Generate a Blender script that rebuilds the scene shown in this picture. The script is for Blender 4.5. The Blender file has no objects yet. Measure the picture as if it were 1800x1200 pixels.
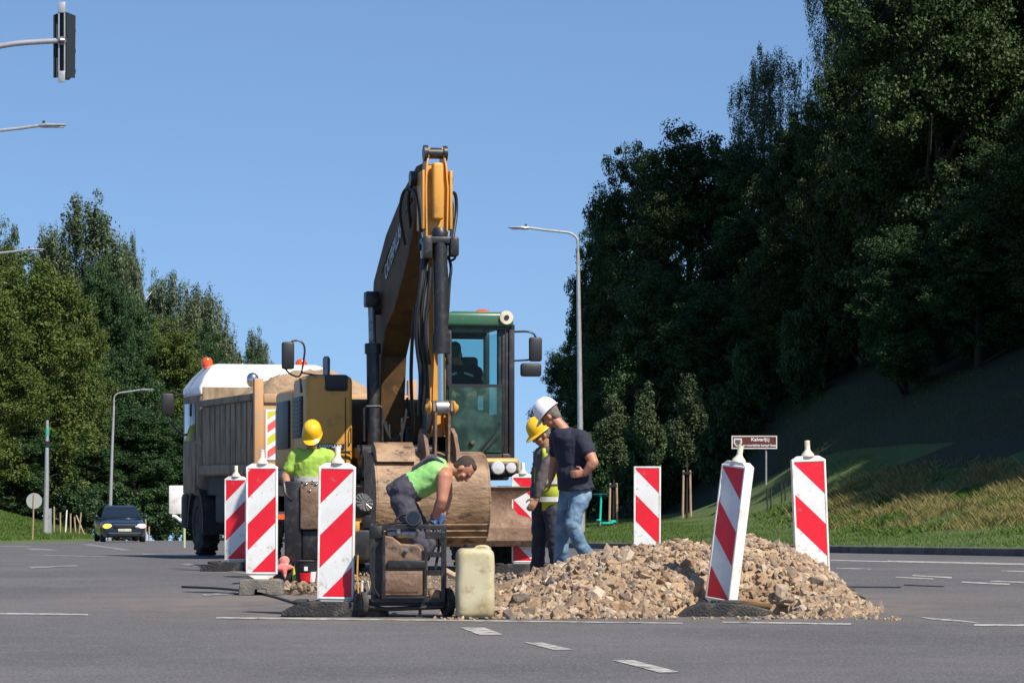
import bpy, bmesh, math, random
import numpy as np
from mathutils import Vector, Matrix, noise as mnoise
R = math.radians
PI = math.pi
random.seed(7)
rng = np.random.default_rng(11)
scene = bpy.context.scene
col = scene.collection

# ------------------------------------------------------------------ camera, sky, sun, exposure
F = 5000.0            # focal length in photograph pixels (100 mm on 36 mm / 1800 px)
HC = 1.02             # eye height
HZ = 850.0            # pixel row of the level horizon
cam = bpy.data.cameras.new('camera')
cam.lens = 100; cam.sensor_width = 36; cam.sensor_fit = 'HORIZONTAL'
cam.shift_y = (HZ - 600) / 1800.0
cam.clip_start = 0.5; cam.clip_end = 4000
cam_o = bpy.data.objects.new('camera', cam); col.objects.link(cam_o)
cam_o.location = (0, 0, HC); cam_o.rotation_euler = (R(90), 0, 0)
scene.camera = cam_o

SUN_EL, SUN_AZ = 50.0, 44.0      # azimuth measured from straight behind the camera towards the right
sx, sy, sz = math.sin(R(SUN_AZ)) * math.cos(R(SUN_EL)), -math.cos(R(SUN_AZ)) * math.cos(R(SUN_EL)), math.sin(R(SUN_EL))
w = bpy.data.worlds.new('World'); scene.world = w; w.use_nodes = True
nt = w.node_tree; bg = nt.nodes['Background']
sky = nt.nodes.new('ShaderNodeTexSky'); sky.sky_type = 'NISHITA'; sky.sun_disc = False
sky.sun_elevation = R(SUN_EL); sky.sun_rotation = math.atan2(sx, sy)
sky.air_density = 1.0; sky.dust_density = 0.25; sky.ozone_density = 2.6
stc = nt.nodes.new('ShaderNodeTexCoord'); sad = nt.nodes.new('ShaderNodeVectorMath'); sad.operation = 'ADD'; sad.inputs[1].default_value = (0, 0, .14)
snm = nt.nodes.new('ShaderNodeVectorMath'); snm.operation = 'NORMALIZE'
nt.links.new(stc.outputs['Generated'], sad.inputs[0]); nt.links.new(sad.outputs[0], snm.inputs[0]); nt.links.new(snm.outputs[0], sky.inputs['Vector'])
smu = nt.nodes.new('ShaderNodeVectorMath'); smu.operation = 'MULTIPLY'; smu.inputs[1].default_value = (.90, 1.0, 1.10)
nt.links.new(sky.outputs[0], smu.inputs[0]); nt.links.new(smu.outputs[0], bg.inputs[0]); bg.inputs[1].default_value = 0.096
sl = bpy.data.lights.new('sun', 'SUN'); sl.energy = 5.0; sl.angle = R(0.5); sl.color = (1.0, 0.93, 0.82)
so = bpy.data.objects.new('sun', sl); col.objects.link(so)
so.rotation_euler = Vector((-sx, -sy, -sz)).to_track_quat('-Z', 'Y').to_euler()
so.location = (60, -60, 80)
vs = scene.view_settings
vs.view_transform = 'Standard'; vs.look = 'None'; vs.gamma = 1; vs.use_curve_mapping = False
vs.exposure = 0.48
scene.cycles.max_bounces = 6; scene.cycles.transparent_max_bounces = 8
scene.cycles.sample_clamp_indirect = 4

# ------------------------------------------------------------------ helpers
def road_z(Y):
    if Y < 26: return 0.0
    if Y < 44: return -4.583e-4 * (Y - 26) ** 2
    if Y < 128: return -0.1485 - 0.0165 * (Y - 44)
    t = min(Y - 128, 60.0)
    z = -1.5345 - 0.0165 * t - 0.0005 * t * t
    if Y > 188: z -= 0.0765 * (Y - 188)
    return max(z, -60.0)

def P(px, py, Y):      # a photograph pixel at depth Y as a world point
    return Vector(((px - 900) * Y / F, Y, HC - (py - HZ) * Y / F))

def GY(py):            # depth at which the road is seen in pixel row py
    lo, hi = 3.0, 127.0
    for _ in range(50):
        m = (lo + hi) / 2
        if HZ + F * (HC - road_z(m)) / m > py: lo = m
        else: hi = m
    return lo

def G(px, py):         # road point under a pixel
    Y = GY(py)
    return Vector(((px - 900) * Y / F, Y, road_z(Y)))

def tag(o, label=None, cat=None, group=None, kind=None):
    if label: o['label'] = label
    if cat: o['category'] = cat
    if group: o['group'] = group
    if kind: o['kind'] = kind
    return o

def thing(name, label, cat, loc=(0, 0, 0), rz=0, group=None):
    o = bpy.data.objects.new(name, None); col.objects.link(o)
    o.location = loc; o.rotation_euler = (0, 0, rz); o.empty_display_size = 0.2
    return tag(o, label, cat, group)

def copy_tree(o, parent=None):
    c = o.copy(); col.objects.link(c); c.parent = parent
    for ch in list(o.children): copy_tree(ch, c)
    return c

class B:
    """collects shapes into one bmesh"""
    def __init__(s): s.bm = bmesh.new(); s.mi = 0
    def _fin(s, before):
        for f in s.bm.faces[before:] if False else [f for f in s.bm.faces if f.index == -1 or f.index >= before]:
            f.material_index = s.mi
    def poly(s, pts, faces):
        vs = [s.bm.verts.new(p) for p in pts]; out = []
        for f in faces:
            try:
                fc = s.bm.faces.new([vs[i] for i in f]); fc.material_index = s.mi; out.append(fc)
            except ValueError: pass
        return out
    def box(s, x0, x1, y0, y1, z0, z1, r=0.0, M=None, seg=2):
        if r <= 0:
            pts = [Vector(p) for p in ((x0,y0,z0),(x1,y0,z0),(x1,y1,z0),(x0,y1,z0),(x0,y0,z1),(x1,y0,z1),(x1,y1,z1),(x0,y1,z1))]
            if M: pts = [M @ p for p in pts]
            s.poly(pts, [(0,3,2,1),(4,5,6,7),(0,1,5,4),(1,2,6,5),(2,3,7,6),(3,0,4,7)]); return s
        t = bmesh.new(); bmesh.ops.create_cube(t, size=1)
        for v in t.verts:
            v.co = Vector(((x0+x1)/2 + v.co.x*(x1-x0), (y0+y1)/2 + v.co.y*(y1-y0), (z0+z1)/2 + v.co.z*(z1-z0)))
        bmesh.ops.bevel(t, geom=list(t.edges), offset=r, segments=seg, affect='EDGES', profile=0.5)
        s.merge(t, M); return s
    def merge(s, t, M=None):
        t.verts.ensure_lookup_table(); t.verts.index_update()
        vs = [s.bm.verts.new((M @ v.co) if M else v.co) for v in t.verts]
        for f in t.faces:
            try: s.bm.faces.new([vs[v.index] for v in f.verts]).material_index = s.mi
            except ValueError: pass
        t.free()
    def ring(s, c, u, v, ru, rv, n): return [s.bm.verts.new(c + u*(math.cos(2*PI*i/n)*ru) + v*(math.sin(2*PI*i/n)*rv)) for i in range(n)]
    def skin(s, rings, caps=True):
        n = len(rings[0])
        for a, b in zip(rings[:-1], rings[1:]):
            for i in range(n):
                s.bm.faces.new((a[i], a[(i+1)%n], b[(i+1)%n], b[i])).material_index = s.mi
        if caps:
            s.bm.faces.new(rings[0][::-1]).material_index = s.mi
            s.bm.faces.new(rings[-1]).material_index = s.mi
    def cyl(s, a, b, r, r2=None, n=16, caps=True):
        a, b = Vector(a), Vector(b); d = (b - a).normalized(); r2 = r if r2 is None else r2
        u = d.orthogonal().normalized(); v = d.cross(u)
        s.skin([s.ring(a, u, v, r, r, n), s.ring(b, u, v, r2, r2, n)], caps); return s
    def tube(s, pts, r, n=8, smooth=0, caps=True):
        pts = [Vector(p) for p in pts]
        for _ in range(smooth):
            q = [pts[0]]
            for a, b in zip(pts[:-1], pts[1:]): q += [a.lerp(b, .25), a.lerp(b, .75)]
            pts = q + [pts[-1]]
        rr = r if hasattr(r, '__len__') else None
        d0 = (pts[1]-pts[0]).normalized(); u = d0.orthogonal().normalized(); rings = []
        for i, p in enumerate(pts):
            d = (pts[min(i+1, len(pts)-1)] - pts[max(i-1, 0)]).normalized()
            u = (u - d*u.dot(d)); u = u.normalized() if u.length > 1e-6 else d.orthogonal().normalized()
            v = d.cross(u)
            q = r if rr is None else rr[min(int(i*len(rr)/len(pts)), len(rr)-1)]
            rings.append(s.ring(p, u, v, q, q, n))
        s.skin(rings, caps); return s
    def lathe(s, prof, c=(0,0,0), axis=(0,0,1), n=24, M=None, su=1, sv=1):
        c = Vector(c); d = Vector(axis).normalized(); u = d.orthogonal().normalized(); v = d.cross(u)
        if abs(d.z) > .99: u, v = Vector((1,0,0)), Vector((0,1,0))
        rings = [s.ring(c + d*h, u, v, max(r,1e-4)*su, max(r,1e-4)*sv, n) for r, h in prof]
        s.skin(rings); return s
    def ball(s, c, rx, ry=None, rz=None, M=None, sub=3):
        ry = rx if ry is None else ry; rz = rx if rz is None else rz
        t = bmesh.new(); bmesh.ops.create_icosphere(t, subdivisions=sub, radius=1)
        c = Vector(c)
        for v in t.verts:
            p = Vector((v.co.x*rx, v.co.y*ry, v.co.z*rz))
            v.co = (M @ p if M else p) + c
        s.merge(t); return s
    def prism(s, prof, x0, x1, axis='x', M=None):
        """closed 2-D outline extruded along an axis (prof = the other two coordinates in order)"""
        def mk(a, p):
            v = {'x': (a, p[0], p[1]), 'y': (p[0], a, p[1]), 'z': (p[0], p[1], a)}[axis]
            v = Vector(v); return M @ v if M else v
        n = len(prof); A = [s.bm.verts.new(mk(x0, p)) for p in prof]; Bv = [s.bm.verts.new(mk(x1, p)) for p in prof]
        for i in range(n): s.bm.faces.new((A[i], A[(i+1)%n], Bv[(i+1)%n], Bv[i])).material_index = s.mi
        s.bm.faces.new(A[::-1]).material_index = s.mi; s.bm.faces.new(Bv).material_index = s.mi
        return s
    def build(s, name, mats, parent=None, smooth=35, bevel=0, label=None, loc=None):
        bm = s.bm
        bmesh.ops.recalc_face_normals(bm, faces=bm.faces)
        me = bpy.data.meshes.new(name)
        bm.to_mesh(me); bm.free()
        mats = mats if isinstance(mats, (list, tuple)) else [mats]
        for m in mats: me.materials.append(m)
        if smooth:
            me.polygons.foreach_set('use_smooth', [True]*len(me.polygons)); me.set_sharp_from_angle(angle=R(smooth))
        o = bpy.data.objects.new(name, me); col.objects.link(o)
        if parent: o.parent = parent
        if loc: o.location = loc
        if bevel:
            m = o.modifiers.new('bevel', 'BEVEL'); m.width = bevel; m.segments = 2; m.limit_method = 'ANGLE'; m.angle_limit = R(35)
            m.harden_normals = False
        if label: o['label'] = label
        return o

def np_mesh(name, verts, faces, mats, parent=None, attr=None, smooth=False):
    """verts (n,3), faces (m,k) numpy"""
    me = bpy.data.meshes.new(name); k = faces.shape[1]; m = len(faces)
    me.vertices.add(len(verts)); me.vertices.foreach_set('co', verts.astype(np.float32).ravel())
    me.loops.add(m*k); me.loops.foreach_set('vertex_index', faces.astype(np.int32).ravel())
    me.polygons.add(m); me.polygons.foreach_set('loop_start', np.arange(0, m*k, k, dtype=np.int32))
    me.polygons.foreach_set('loop_total', np.full(m, k, dtype=np.int32))
    me.polygons.foreach_set('use_smooth', np.full(m, smooth, dtype=bool))
    if attr is not None:
        a = me.attributes.new('tint', 'FLOAT', 'POINT'); a.data.foreach_set('value', attr.astype(np.float32))
    me.update(calc_edges=True)
    for q in (mats if isinstance(mats, (list, tuple)) else [mats]): me.materials.append(q)
    o = bpy.data.objects.new(name, me); col.objects.link(o)
    if parent: o.parent = parent
    return o

# ------------------------------------------------------------------ materials
def lin(c):
    return tuple(((x/255)/12.92 if x/255 <= .04045 else ((x/255+.055)/1.055)**2.4) for x in c)

def mat(name, c, rough=.6, metal=0, c2=None, scale=6, amt=(.45,.65), bump=0, bscale=40, spec=.5, c3=None, scale3=2, amt3=(.55,.7),
        stretch=None, coat=0, emit=None, es=0, detail=6):
    m = bpy.data.materials.new(name); m.use_nodes = True; t = m.node_tree; N = t.nodes; L = t.links
    b = N['Principled BSDF']; b.inputs['Roughness'].default_value = rough; b.inputs['Metallic'].default_value = metal
    b.inputs['Specular IOR Level'].default_value = spec
    b.inputs['Coat Weight'].default_value = coat
    if emit: b.inputs['Emission Color'].default_value = (*emit, 1); b.inputs['Emission Strength'].default_value = es
    tc = N.new('ShaderNodeTexCoord'); src = tc.outputs['Object']
    if stretch:
        mp = N.new('ShaderNodeMapping'); mp.inputs['Scale'].default_value = stretch; L.new(src, mp.inputs[0]); src = mp.outputs[0]
    cur = None
    def layer(prev, colr, sc, am):
        n = N.new('ShaderNodeTexNoise'); n.inputs['Scale'].default_value = sc; n.inputs['Detail'].default_value = detail
        n.inputs['Roughness'].default_value = .65
        L.new(src, n.inputs['Vector'])
        r = N.new('ShaderNodeMapRange'); r.inputs['From Min'].default_value = am[0]; r.inputs['From Max'].default_value = am[1]
        L.new(n.outputs['Fac'], r.inputs['Value'])
        mx = N.new('ShaderNodeMix'); mx.data_type = 'RGBA'
        L.new(r.outputs[0], mx.inputs['Factor'])
        if prev is None: mx.inputs['A'].default_value = (*c, 1)
        else: L.new(prev, mx.inputs['A'])
        mx.inputs['B'].default_value = (*colr, 1)
        return mx.outputs['Result']
    if c2: cur = layer(None, c2, scale, amt)
    if c3: cur = layer(cur, c3, scale3, amt3)
    if cur is None: b.inputs['Base Color'].default_value = (*c, 1)
    else: L.new(cur, b.inputs['Base Color'])
    if bump:
        n = N.new('ShaderNodeTexNoise'); n.inputs['Scale'].default_value = bscale; n.inputs['Detail'].default_value = 5
        L.new(src, n.inputs['Vector'])
        bp = N.new('ShaderNodeBump'); bp.inputs['Strength'].default_value = bump; bp.inputs['Distance'].default_value = .02
        L.new(n.outputs['Fac'], bp.inputs['Height']); L.new(bp.outputs[0], b.inputs['Normal'])
    return m

def leaf_mat(name, c1, c2, trans=.25, c3=None):
    m = bpy.data.materials.new(name); m.use_nodes = True; t = m.node_tree; N = t.nodes; L = t.links
    b = N['Principled BSDF']; b.inputs['Roughness'].default_value = .55; b.inputs['Specular IOR Level'].default_value = .3
    a = N.new('ShaderNodeAttribute'); a.attribute_name = 'tint'
    mx = N.new('ShaderNodeMix'); mx.data_type = 'RGBA'; mx.inputs['A'].default_value = (*c1, 1); mx.inputs['B'].default_value = (*c2, 1)
    L.new(a.outputs['Fac'], mx.inputs['Factor']); L.new(mx.outputs['Result'], b.inputs['Base Color'])
    tr = N.new('ShaderNodeBsdfTranslucent'); L.new(mx.outputs['Result'], tr.inputs['Color'])
    ms = N.new('ShaderNodeMixShader'); ms.inputs[0].default_value = trans
    L.new(b.outputs[0], ms.inputs[1]); L.new(tr.outputs[0], ms.inputs[2]); L.new(ms.outputs[0], N['Material Output'].inputs['Surface'])
    return m

M = {}
def asphalt_mat():
    m = bpy.data.materials.new('asphalt'); m.use_nodes = True; t = m.node_tree; N = t.nodes; L = t.links
    b = N['Principled BSDF']; b.inputs['Roughness'].default_value = .8; b.inputs['Specular IOR Level'].default_value = .35
    tc = N.new('ShaderNodeTexCoord'); o = tc.outputs['Object']
    def noi(sc, det=4, rough=.6, vec=o):
        n = N.new('ShaderNodeTexNoise'); n.inputs['Scale'].default_value = sc; n.inputs['Detail'].default_value = det; n.inputs['Roughness'].default_value = rough
        L.new(vec, n.inputs['Vector']); return n.outputs['Fac']
    def mr(v, a, bb, c=0, d=1):
        r = N.new('ShaderNodeMapRange'); r.inputs[1].default_value = a; r.inputs[2].default_value = bb; r.inputs[3].default_value = c; r.inputs[4].default_value = d
        L.new(v, r.inputs[0]); return r.outputs[0]
    def mix(f, A, Bc):
        mx = N.new('ShaderNodeMix'); mx.data_type = 'RGBA'; L.new(f, mx.inputs['Factor'])
        if isinstance(A, tuple): mx.inputs['A'].default_value = (*A, 1)
        else: L.new(A, mx.inputs['A'])
        mx.inputs['B'].default_value = (*Bc, 1); return mx.outputs['Result']
    c = mix(mr(noi(.30, 5), .40, .60), (.112, .105, .106), (.076, .072, .074))
    mp = N.new('ShaderNodeMapping'); mp.inputs['Scale'].default_value = (.25, 1.6, 1); mp.inputs['Rotation'].default_value = (0, 0, R(8)); L.new(o, mp.inputs[0])
    c = mix(mr(noi(1.2, 6, .7, mp.outputs[0]), .5, .72, 0, .55), c, (.070, .067, .066))      # worn lanes
    c = mix(mr(noi(3.0, 6, .7), .58, .75, 0, .4), c, (.10, .093, .085))                          # dust
    c = mix(mr(noi(7, 5, .75), .50, .66, 0, .5), c, (.150, .142, .138))
    c = mix(mr(noi(5, 6, .75), .56, .68, 0, .55), c, (.062, .059, .060))
    c = mix(mr(noi(55, 2), .55, .66, 0, .85), c, (.24, .23, .22))                              # light aggregate
    c = mix(mr(noi(42, 2), .56, .66, 0, .8), c, (.028, .028, .030))
    vo = N.new('ShaderNodeTexVoronoi'); vo.feature = 'F1'; vo.inputs['Scale'].default_value = 2.3; L.new(o, vo.inputs['Vector'])
    c = mix(mr(vo.outputs['Distance'], .018, .012), c, (.42, .40, .37))                        # chips and grit
    mp2 = N.new('ShaderNodeMapping'); mp2.inputs['Location'].default_value = (.0, -6.2, 0); mp2.inputs['Scale'].default_value = (.26, .25, 0); L.new(o, mp2.inputs[0])
    ln = N.new('ShaderNodeVectorMath'); ln.operation = 'LENGTH'; L.new(mp2.outputs[0], ln.inputs[0])
    ml = N.new('ShaderNodeMath'); ml.operation = 'MULTIPLY'; L.new(mr(ln.outputs['Value'], 1.25, .75, 0, 1), ml.inputs[0]); L.new(mr(noi(1.7, 7, .75), .40, .62, .12, .85), ml.inputs[1])
    c = mix(ml.outputs[0], c, (.17, .14, .115))                                                # dust carried out of the dig
    c = mix(mr(noi(1.1, 3, .5), .70, .74, 0, .35), c, (.03, .03, .032))                          # oil spots
    L.new(c, b.inputs['Base Color'])
    bp = N.new('ShaderNodeBump'); bp.inputs['Strength'].default_value = .35; bp.inputs['Distance'].default_value = .006
    L.new(noi(110, 3), bp.inputs['Height']); L.new(bp.outputs[0], b.inputs['Normal'])
    return m
M['asphalt'] = asphalt_mat()
M['paint_line'] = mat('road_paint', (.40,.385,.35), .75, c2=(.09,.087,.084), scale=9, amt=(.47,.62), detail=8)
M['paint_line_worn'] = mat('worn_road_paint', (.26,.25,.235), .8, c2=(.075,.072,.07), scale=6, amt=(.42,.6), detail=8)
M['tar'] = mat('tar_seam', (.018,.018,.019), .6)
M['kerb'] = mat('kerb_stone', (.13,.12,.11), .85, c2=(.06,.055,.05), scale=3, bump=.3)
M['soil'] = mat('soil', (.17,.125,.085), .95, c2=(.09,.075,.06), scale=5, c3=(.25,.19,.13), scale3=14, bump=.7, bscale=30)
M['shaded_litter'] = mat('shaded_forest_floor', (.016,.021,.008), .95, c2=(.026,.026,.012), scale=3, bump=.5)  # leaf litter; the slope's shade is put into its dark colour
M['grass_ground'] = mat('grass_ground', (.055,.095,.018), .95, c2=(.085,.11,.03), scale=1.2, c3=(.05,.045,.02), scale3=3, amt3=(.58,.75), bump=.5, bscale=30)
M['red_film'] = mat('red_reflective_film', (.74,.012,.028), .38, c2=(.60,.012,.025), scale=3, c3=(.45,.12,.1), scale3=15, amt3=(.61,.74))
M['white_film'] = mat('white_reflective_film', (.74,.74,.73), .42, c2=(.62,.62,.60), scale=3, c3=(.36,.33,.29), scale3=13, amt3=(.60,.74))
M['white_plastic'] = mat('white_plastic', (.80,.77,.72), .5, c2=(.58,.52,.45), scale=7, amt=(.5,.68))
M['cream_plastic'] = mat('cream_plastic', (.68,.60,.47), .5, c2=(.45,.36,.26), scale=9)
M['rubber'] = mat('recycled_rubber', (.028,.028,.029), .85, c2=(.12,.10,.08), scale=5, amt=(.5,.7), bump=.8, bscale=60)
M['concrete_block'] = mat('dusty_base_block', (.13,.12,.105), .9, c2=(.22,.19,.15), scale=6, bump=.5)
M['tyre'] = mat('tyre_rubber', (.02,.02,.021), .85, c2=(.11,.095,.075), scale=6, amt=(.48,.72), bump=.4)
M['black_metal'] = mat('black_metal', (.018,.018,.02), .42, .1, c2=(.07,.058,.045), scale=9, amt=(.5,.72))
M['black_plastic'] = mat('black_plastic', (.016,.016,.018), .5)
M['hose'] = mat('rubber_hose', (.014,.014,.015), .5)
M['ochre'] = mat('ochre_machine_paint', (.60,.285,.045), .45, c2=(.30,.17,.06), scale=5, amt=(.52,.75), c3=(.10,.075,.05), scale3=16, amt3=(.62,.72), bump=.06)
M['dark_ochre'] = mat('grimy_ochre_paint', (.16,.085,.028), .55, c2=(.06,.042,.028), scale=4, amt=(.42,.62))
M['boom_paint'] = mat('shaded_boom_paint', (.115,.058,.018), .7, c2=(.050,.032,.018), scale=3, amt=(.42,.66), spec=.25, c3=(.22,.11,.03), scale3=7, amt3=(.62,.72))  # ochre boom darkened: its shade is put into the colour
M['brown_metal'] = mat('rusty_brown_steel', (.165,.095,.06), .72, .1, c2=(.24,.165,.11), scale=6, c3=(.07,.045,.035), scale3=11, amt3=(.55,.68), bump=.4, bscale=25)
M['bucket_steel'] = mat('worn_tan_steel', (.33,.215,.125), .65, .1, c2=(.19,.115,.065), scale=3.2, amt=(.42,.6), c3=(.07,.042,.028), scale3=6, amt3=(.54,.64), bump=.6, bscale=20, stretch=(.8,1,1.5))
M['green_paint'] = mat('green_cab_paint', (.032,.125,.062), .35, c2=(.05,.11,.07), scale=6, c3=(.12,.12,.09), scale3=20, amt3=(.62,.72))
M['chrome'] = mat('chrome', (.62,.61,.6), .16, 1)
M['steel'] = mat('bare_steel', (.35,.34,.33), .4, .8, c2=(.14,.12,.10), scale=12)
M['galv'] = mat('galvanised_steel', (.52,.52,.52), .42, .55, c2=(.42,.41,.40), scale=8)
M['truck_bed'] = mat('dusty_bed_paint', (.31,.235,.145), .75, c2=(.17,.12,.075), scale=4, amt=(.42,.62), c3=(.42,.32,.20), scale3=7, amt3=(.57,.7), stretch=(1,1,.35))
M['truck_orange'] = mat('orange_tan_paint', (.52,.27,.11), .6, c2=(.40,.27,.16), scale=7)
M['truck_white'] = mat('white_cab_paint', (.74,.72,.68), .35, c2=(.60,.56,.50), scale=4, coat=.2)
M['truck_dark'] = mat('truck_chassis', (.02,.021,.024), .7, c2=(.055,.048,.042), scale=6)
M['glass_dark'] = mat('dark_glass', (.012,.016,.018), .06, spec=.8)
M['lamp_orange'] = mat('amber_lens', (.75,.09,.01), .12, coat=.6, c2=(.62,.055,.01), scale=8)
M['lamp_clear'] = mat('clear_lamp', (.72,.70,.64), .12, .35)
M['stripe_yellow'] = mat('yellow_stripe', (.55,.50,.03), .45)
M['stripe_pink'] = mat('faded_red_stripe', (.72,.10,.075), .45)
def glass(name, tint, alpha_mix, rough=.03):
    m = bpy.data.materials.new(name); m.use_nodes = True; t = m.node_tree; N = t.nodes; L = t.links
    b = N['Principled BSDF']; b.inputs['Base Color'].default_value = (.02,.03,.03,1); b.inputs['Roughness'].default_value = rough
    tr = N.new('ShaderNodeBsdfTransparent'); tr.inputs[0].default_value = (*tint, 1)
    ms = N.new('ShaderNodeMixShader'); ms.inputs[0].default_value = alpha_mix
    L.new(tr.outputs[0], ms.inputs[1]); L.new(b.outputs[0], ms.inputs[2]); L.new(ms.outputs[0], N['Material Output'].inputs['Surface'])
    return m
M['glass'] = glass('cab_glass', (.80,.95,.95), .08)
def sheen_glass():
    m = glass('green_sheen_glass', (.50,.68,.64), .26, .25)
    N = m.node_tree.nodes; L = m.node_tree.links; b = N['Principled BSDF']
    tc = N.new('ShaderNodeTexCoord'); n = N.new('ShaderNodeTexNoise'); n.inputs['Scale'].default_value = 5; n.inputs['Detail'].default_value = 8
    L.new(tc.outputs['Object'], n.inputs['Vector'])
    mx = N.new('ShaderNodeMix'); mx.data_type = 'RGBA'; mx.inputs['A'].default_value = (.07,.13,.11,1); mx.inputs['B'].default_value = (.20,.34,.29,1)  # mottled green painted in as the pane's reflection
    r = N.new('ShaderNodeMapRange'); r.inputs[1].default_value = .45; r.inputs[2].default_value = .7; L.new(n.outputs['Fac'], r.inputs[0]); L.new(r.outputs[0], mx.inputs['Factor'])
    L.new(mx.outputs['Result'], b.inputs['Base Color']); return m
M['sheen_glass'] = sheen_glass()
M['sand'] = mat('load_sand', (.36,.245,.145), .95, c2=(.26,.17,.10), scale=7, bump=1, bscale=18)
M['leaf_maple'] = leaf_mat('maple_leaves', (.012,.034,.008), (.048,.082,.018), .18)
M['leaf_olive'] = leaf_mat('olive_leaves', (.045,.085,.012), (.120,.150,.028), .22)
M['leaf_dark'] = leaf_mat('dark_leaves', (.014,.046,.014), (.052,.100,.028), .18)
M['leaf_birch'] = leaf_mat('birch_leaves', (.070,.105,.048), (.155,.185,.095), .22)
M['leaf_young'] = leaf_mat('young_tree_leaves', (.030,.055,.020), (.080,.115,.045), .15)
M['blade'] = leaf_mat('grass_blades', (.045,.105,.012), (.120,.175,.030), .25)
M['dry'] = leaf_mat('dry_grass', (.10,.115,.025), (.36,.28,.12), .25)
M['bark'] = mat('bark', (.04,.032,.024), .95, c2=(.02,.017,.013), scale=8, bump=.8, stretch=(3,3,.6))
M['bark_birch'] = mat('birch_bark', (.50,.47,.42), .8, c2=(.05,.045,.04), scale=7, amt=(.52,.6), stretch=(.5,.5,3))
M['stake'] = mat('wood_stake', (.42,.30,.20), .85, c2=(.28,.19,.13), scale=10, stretch=(3,3,.4))
# ------------------------------------------------------------------ ground
def sstep(a, b, x):
    t = min(max((x-a)/(b-a), 0), 1); return t*t*(3-2*t)
KERB = [(30, 16.5), (40, 12.6), (49, 8.8), (57, 6.5), (64, 4.3), (71, 2.05), (85, -1.9), (100, -6.2), (119, -11.0), (140, -15.5), (188, -25)]
def interp(tab, y):
    if y <= tab[0][0]: a, b = tab[0], tab[1]
    elif y >= tab[-1][0]: a, b = tab[-2], tab[-1]
    else:
        for a, b in zip(tab[:-1], tab[1:]):
            if a[0] <= y <= b[0]: break
    return a[1] + (b[1]-a[1])*(y-a[0])/(b[0]-a[0])
HT = [(0,.14),(3,.42),(7,1.45),(10,2.6),(19,7.9),(35,14),(60,17),(400,18)]
def xk(Y): return interp(KERB, Y)
def xl(Y): return -18.3 - max(0, 99-Y)*1.6 - max(0, Y-128)*.28
def ground_z(X, Y):
    z = road_z(Y)
    d = (X - xk(Y) - .08)*.95
    if d > 0:
        m = sstep(5.3, 10.0, X + max(0, Y-95)*.12)
        lift = (.14+.08*min(d, 14))*(1-m) + interp(HT, d)*m
        lift *= 1 - sstep(125, 175, Y)
        z += lift + .05*mnoise.noise(Vector((X*.35, Y*.35, 0)))*min(d, 1)
    d = xl(Y) - X
    if d > 0: z += .06 + .27*min(d, 12) + .05*mnoise.noise(Vector((X*.4, Y*.3, 3)))*min(d, 1)
    return z

def grid_sheet(name, ys, xf, mt, off=0.0, zf=ground_z):
    V, Fc = [], []; n = None
    for Y in ys:
        xs = xf(Y); n = len(xs)
        for X in xs: V.append((X, Y, zf(X, Y) + off))
    for j in range(len(ys)-1):
        for i in range(n-1): Fc.append((j*n+i, j*n+i+1, (j+1)*n+i+1, (j+1)*n+i))
    return np_mesh(name, np.array(V), np.array(Fc), mt, smooth=True)
ys = list(np.arange(-30, 26, 4)) + list(np.arange(26, 136, 1.5)) + list(np.arange(136, 260, 6)) + [300, 400, 600, 1000, 2000]
def xs_ground(Y):
    k, l = xk(Y), xl(Y)
    left = [-1500, -400, -120, -80] + [l-14, l-10, l-7, l-4, l-2.5, l-1.2, l-.5, l-.02]
    left = sorted(left)
    mid = [l+.25] + [l + (k-l)*t for t in (.2,.4,.6,.8)] + [k-.25, k+.06]
    right = [k+.11, k+.4, k+.8] + [k+d for d in (1.3,2,2.8,3.7,4.7,6,7.4,9,11,13,15.5,18,21,25,32,45,70,120,400,1500)]
    return left + mid + right
g = grid_sheet('ground', ys, xs_ground, [M['grass_ground'], M['shaded_litter']], off=-.015)
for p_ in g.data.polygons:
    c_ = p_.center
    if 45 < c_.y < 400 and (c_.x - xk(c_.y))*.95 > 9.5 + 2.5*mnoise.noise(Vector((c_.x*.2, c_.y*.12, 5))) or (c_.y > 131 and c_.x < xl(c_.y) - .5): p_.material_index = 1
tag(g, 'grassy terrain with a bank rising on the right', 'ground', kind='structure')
ysr = list(np.arange(-30, 26, 4)) + list(np.arange(26, 136, 2)) + list(np.arange(136, 200, 6))
def xs_road(Y):
    k, l = xk(Y), xl(Y); return [max(l, -200)] + [max(l, -200) + (k-max(l, -200))*t for t in (.15,.3,.45,.6,.75,.9)] + [k]
road = grid_sheet('road', ysr, xs_road, M['asphalt'], off=0, zf=lambda X, Y: road_z(Y))
tag(road, 'grey asphalt road sloping away over a crest', 'road', kind='structure')
# kerb along the right edge
kb = B()
prof = lambda X, Y: [(X-.0, Y, road_z(Y)-.05), (X-.0, Y, road_z(Y)+.125), (X+.02, Y, road_z(Y)+.145), (X+.17, Y, road_z(Y)+.15), (X+.17, Y, road_z(Y)-.05)]
rows = [prof(xk(y), y) for y in np.arange(30, 150, 1.0)]
for a, b in zip(rows[:-1], rows[1:]):
    for i in range(4): kb.poly([a[i], a[i+1], b[i+1], b[i]], [(0,1,2,3)])
kb.build('kerb', M['kerb'], smooth=50)['kind'] = 'structure'

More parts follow.
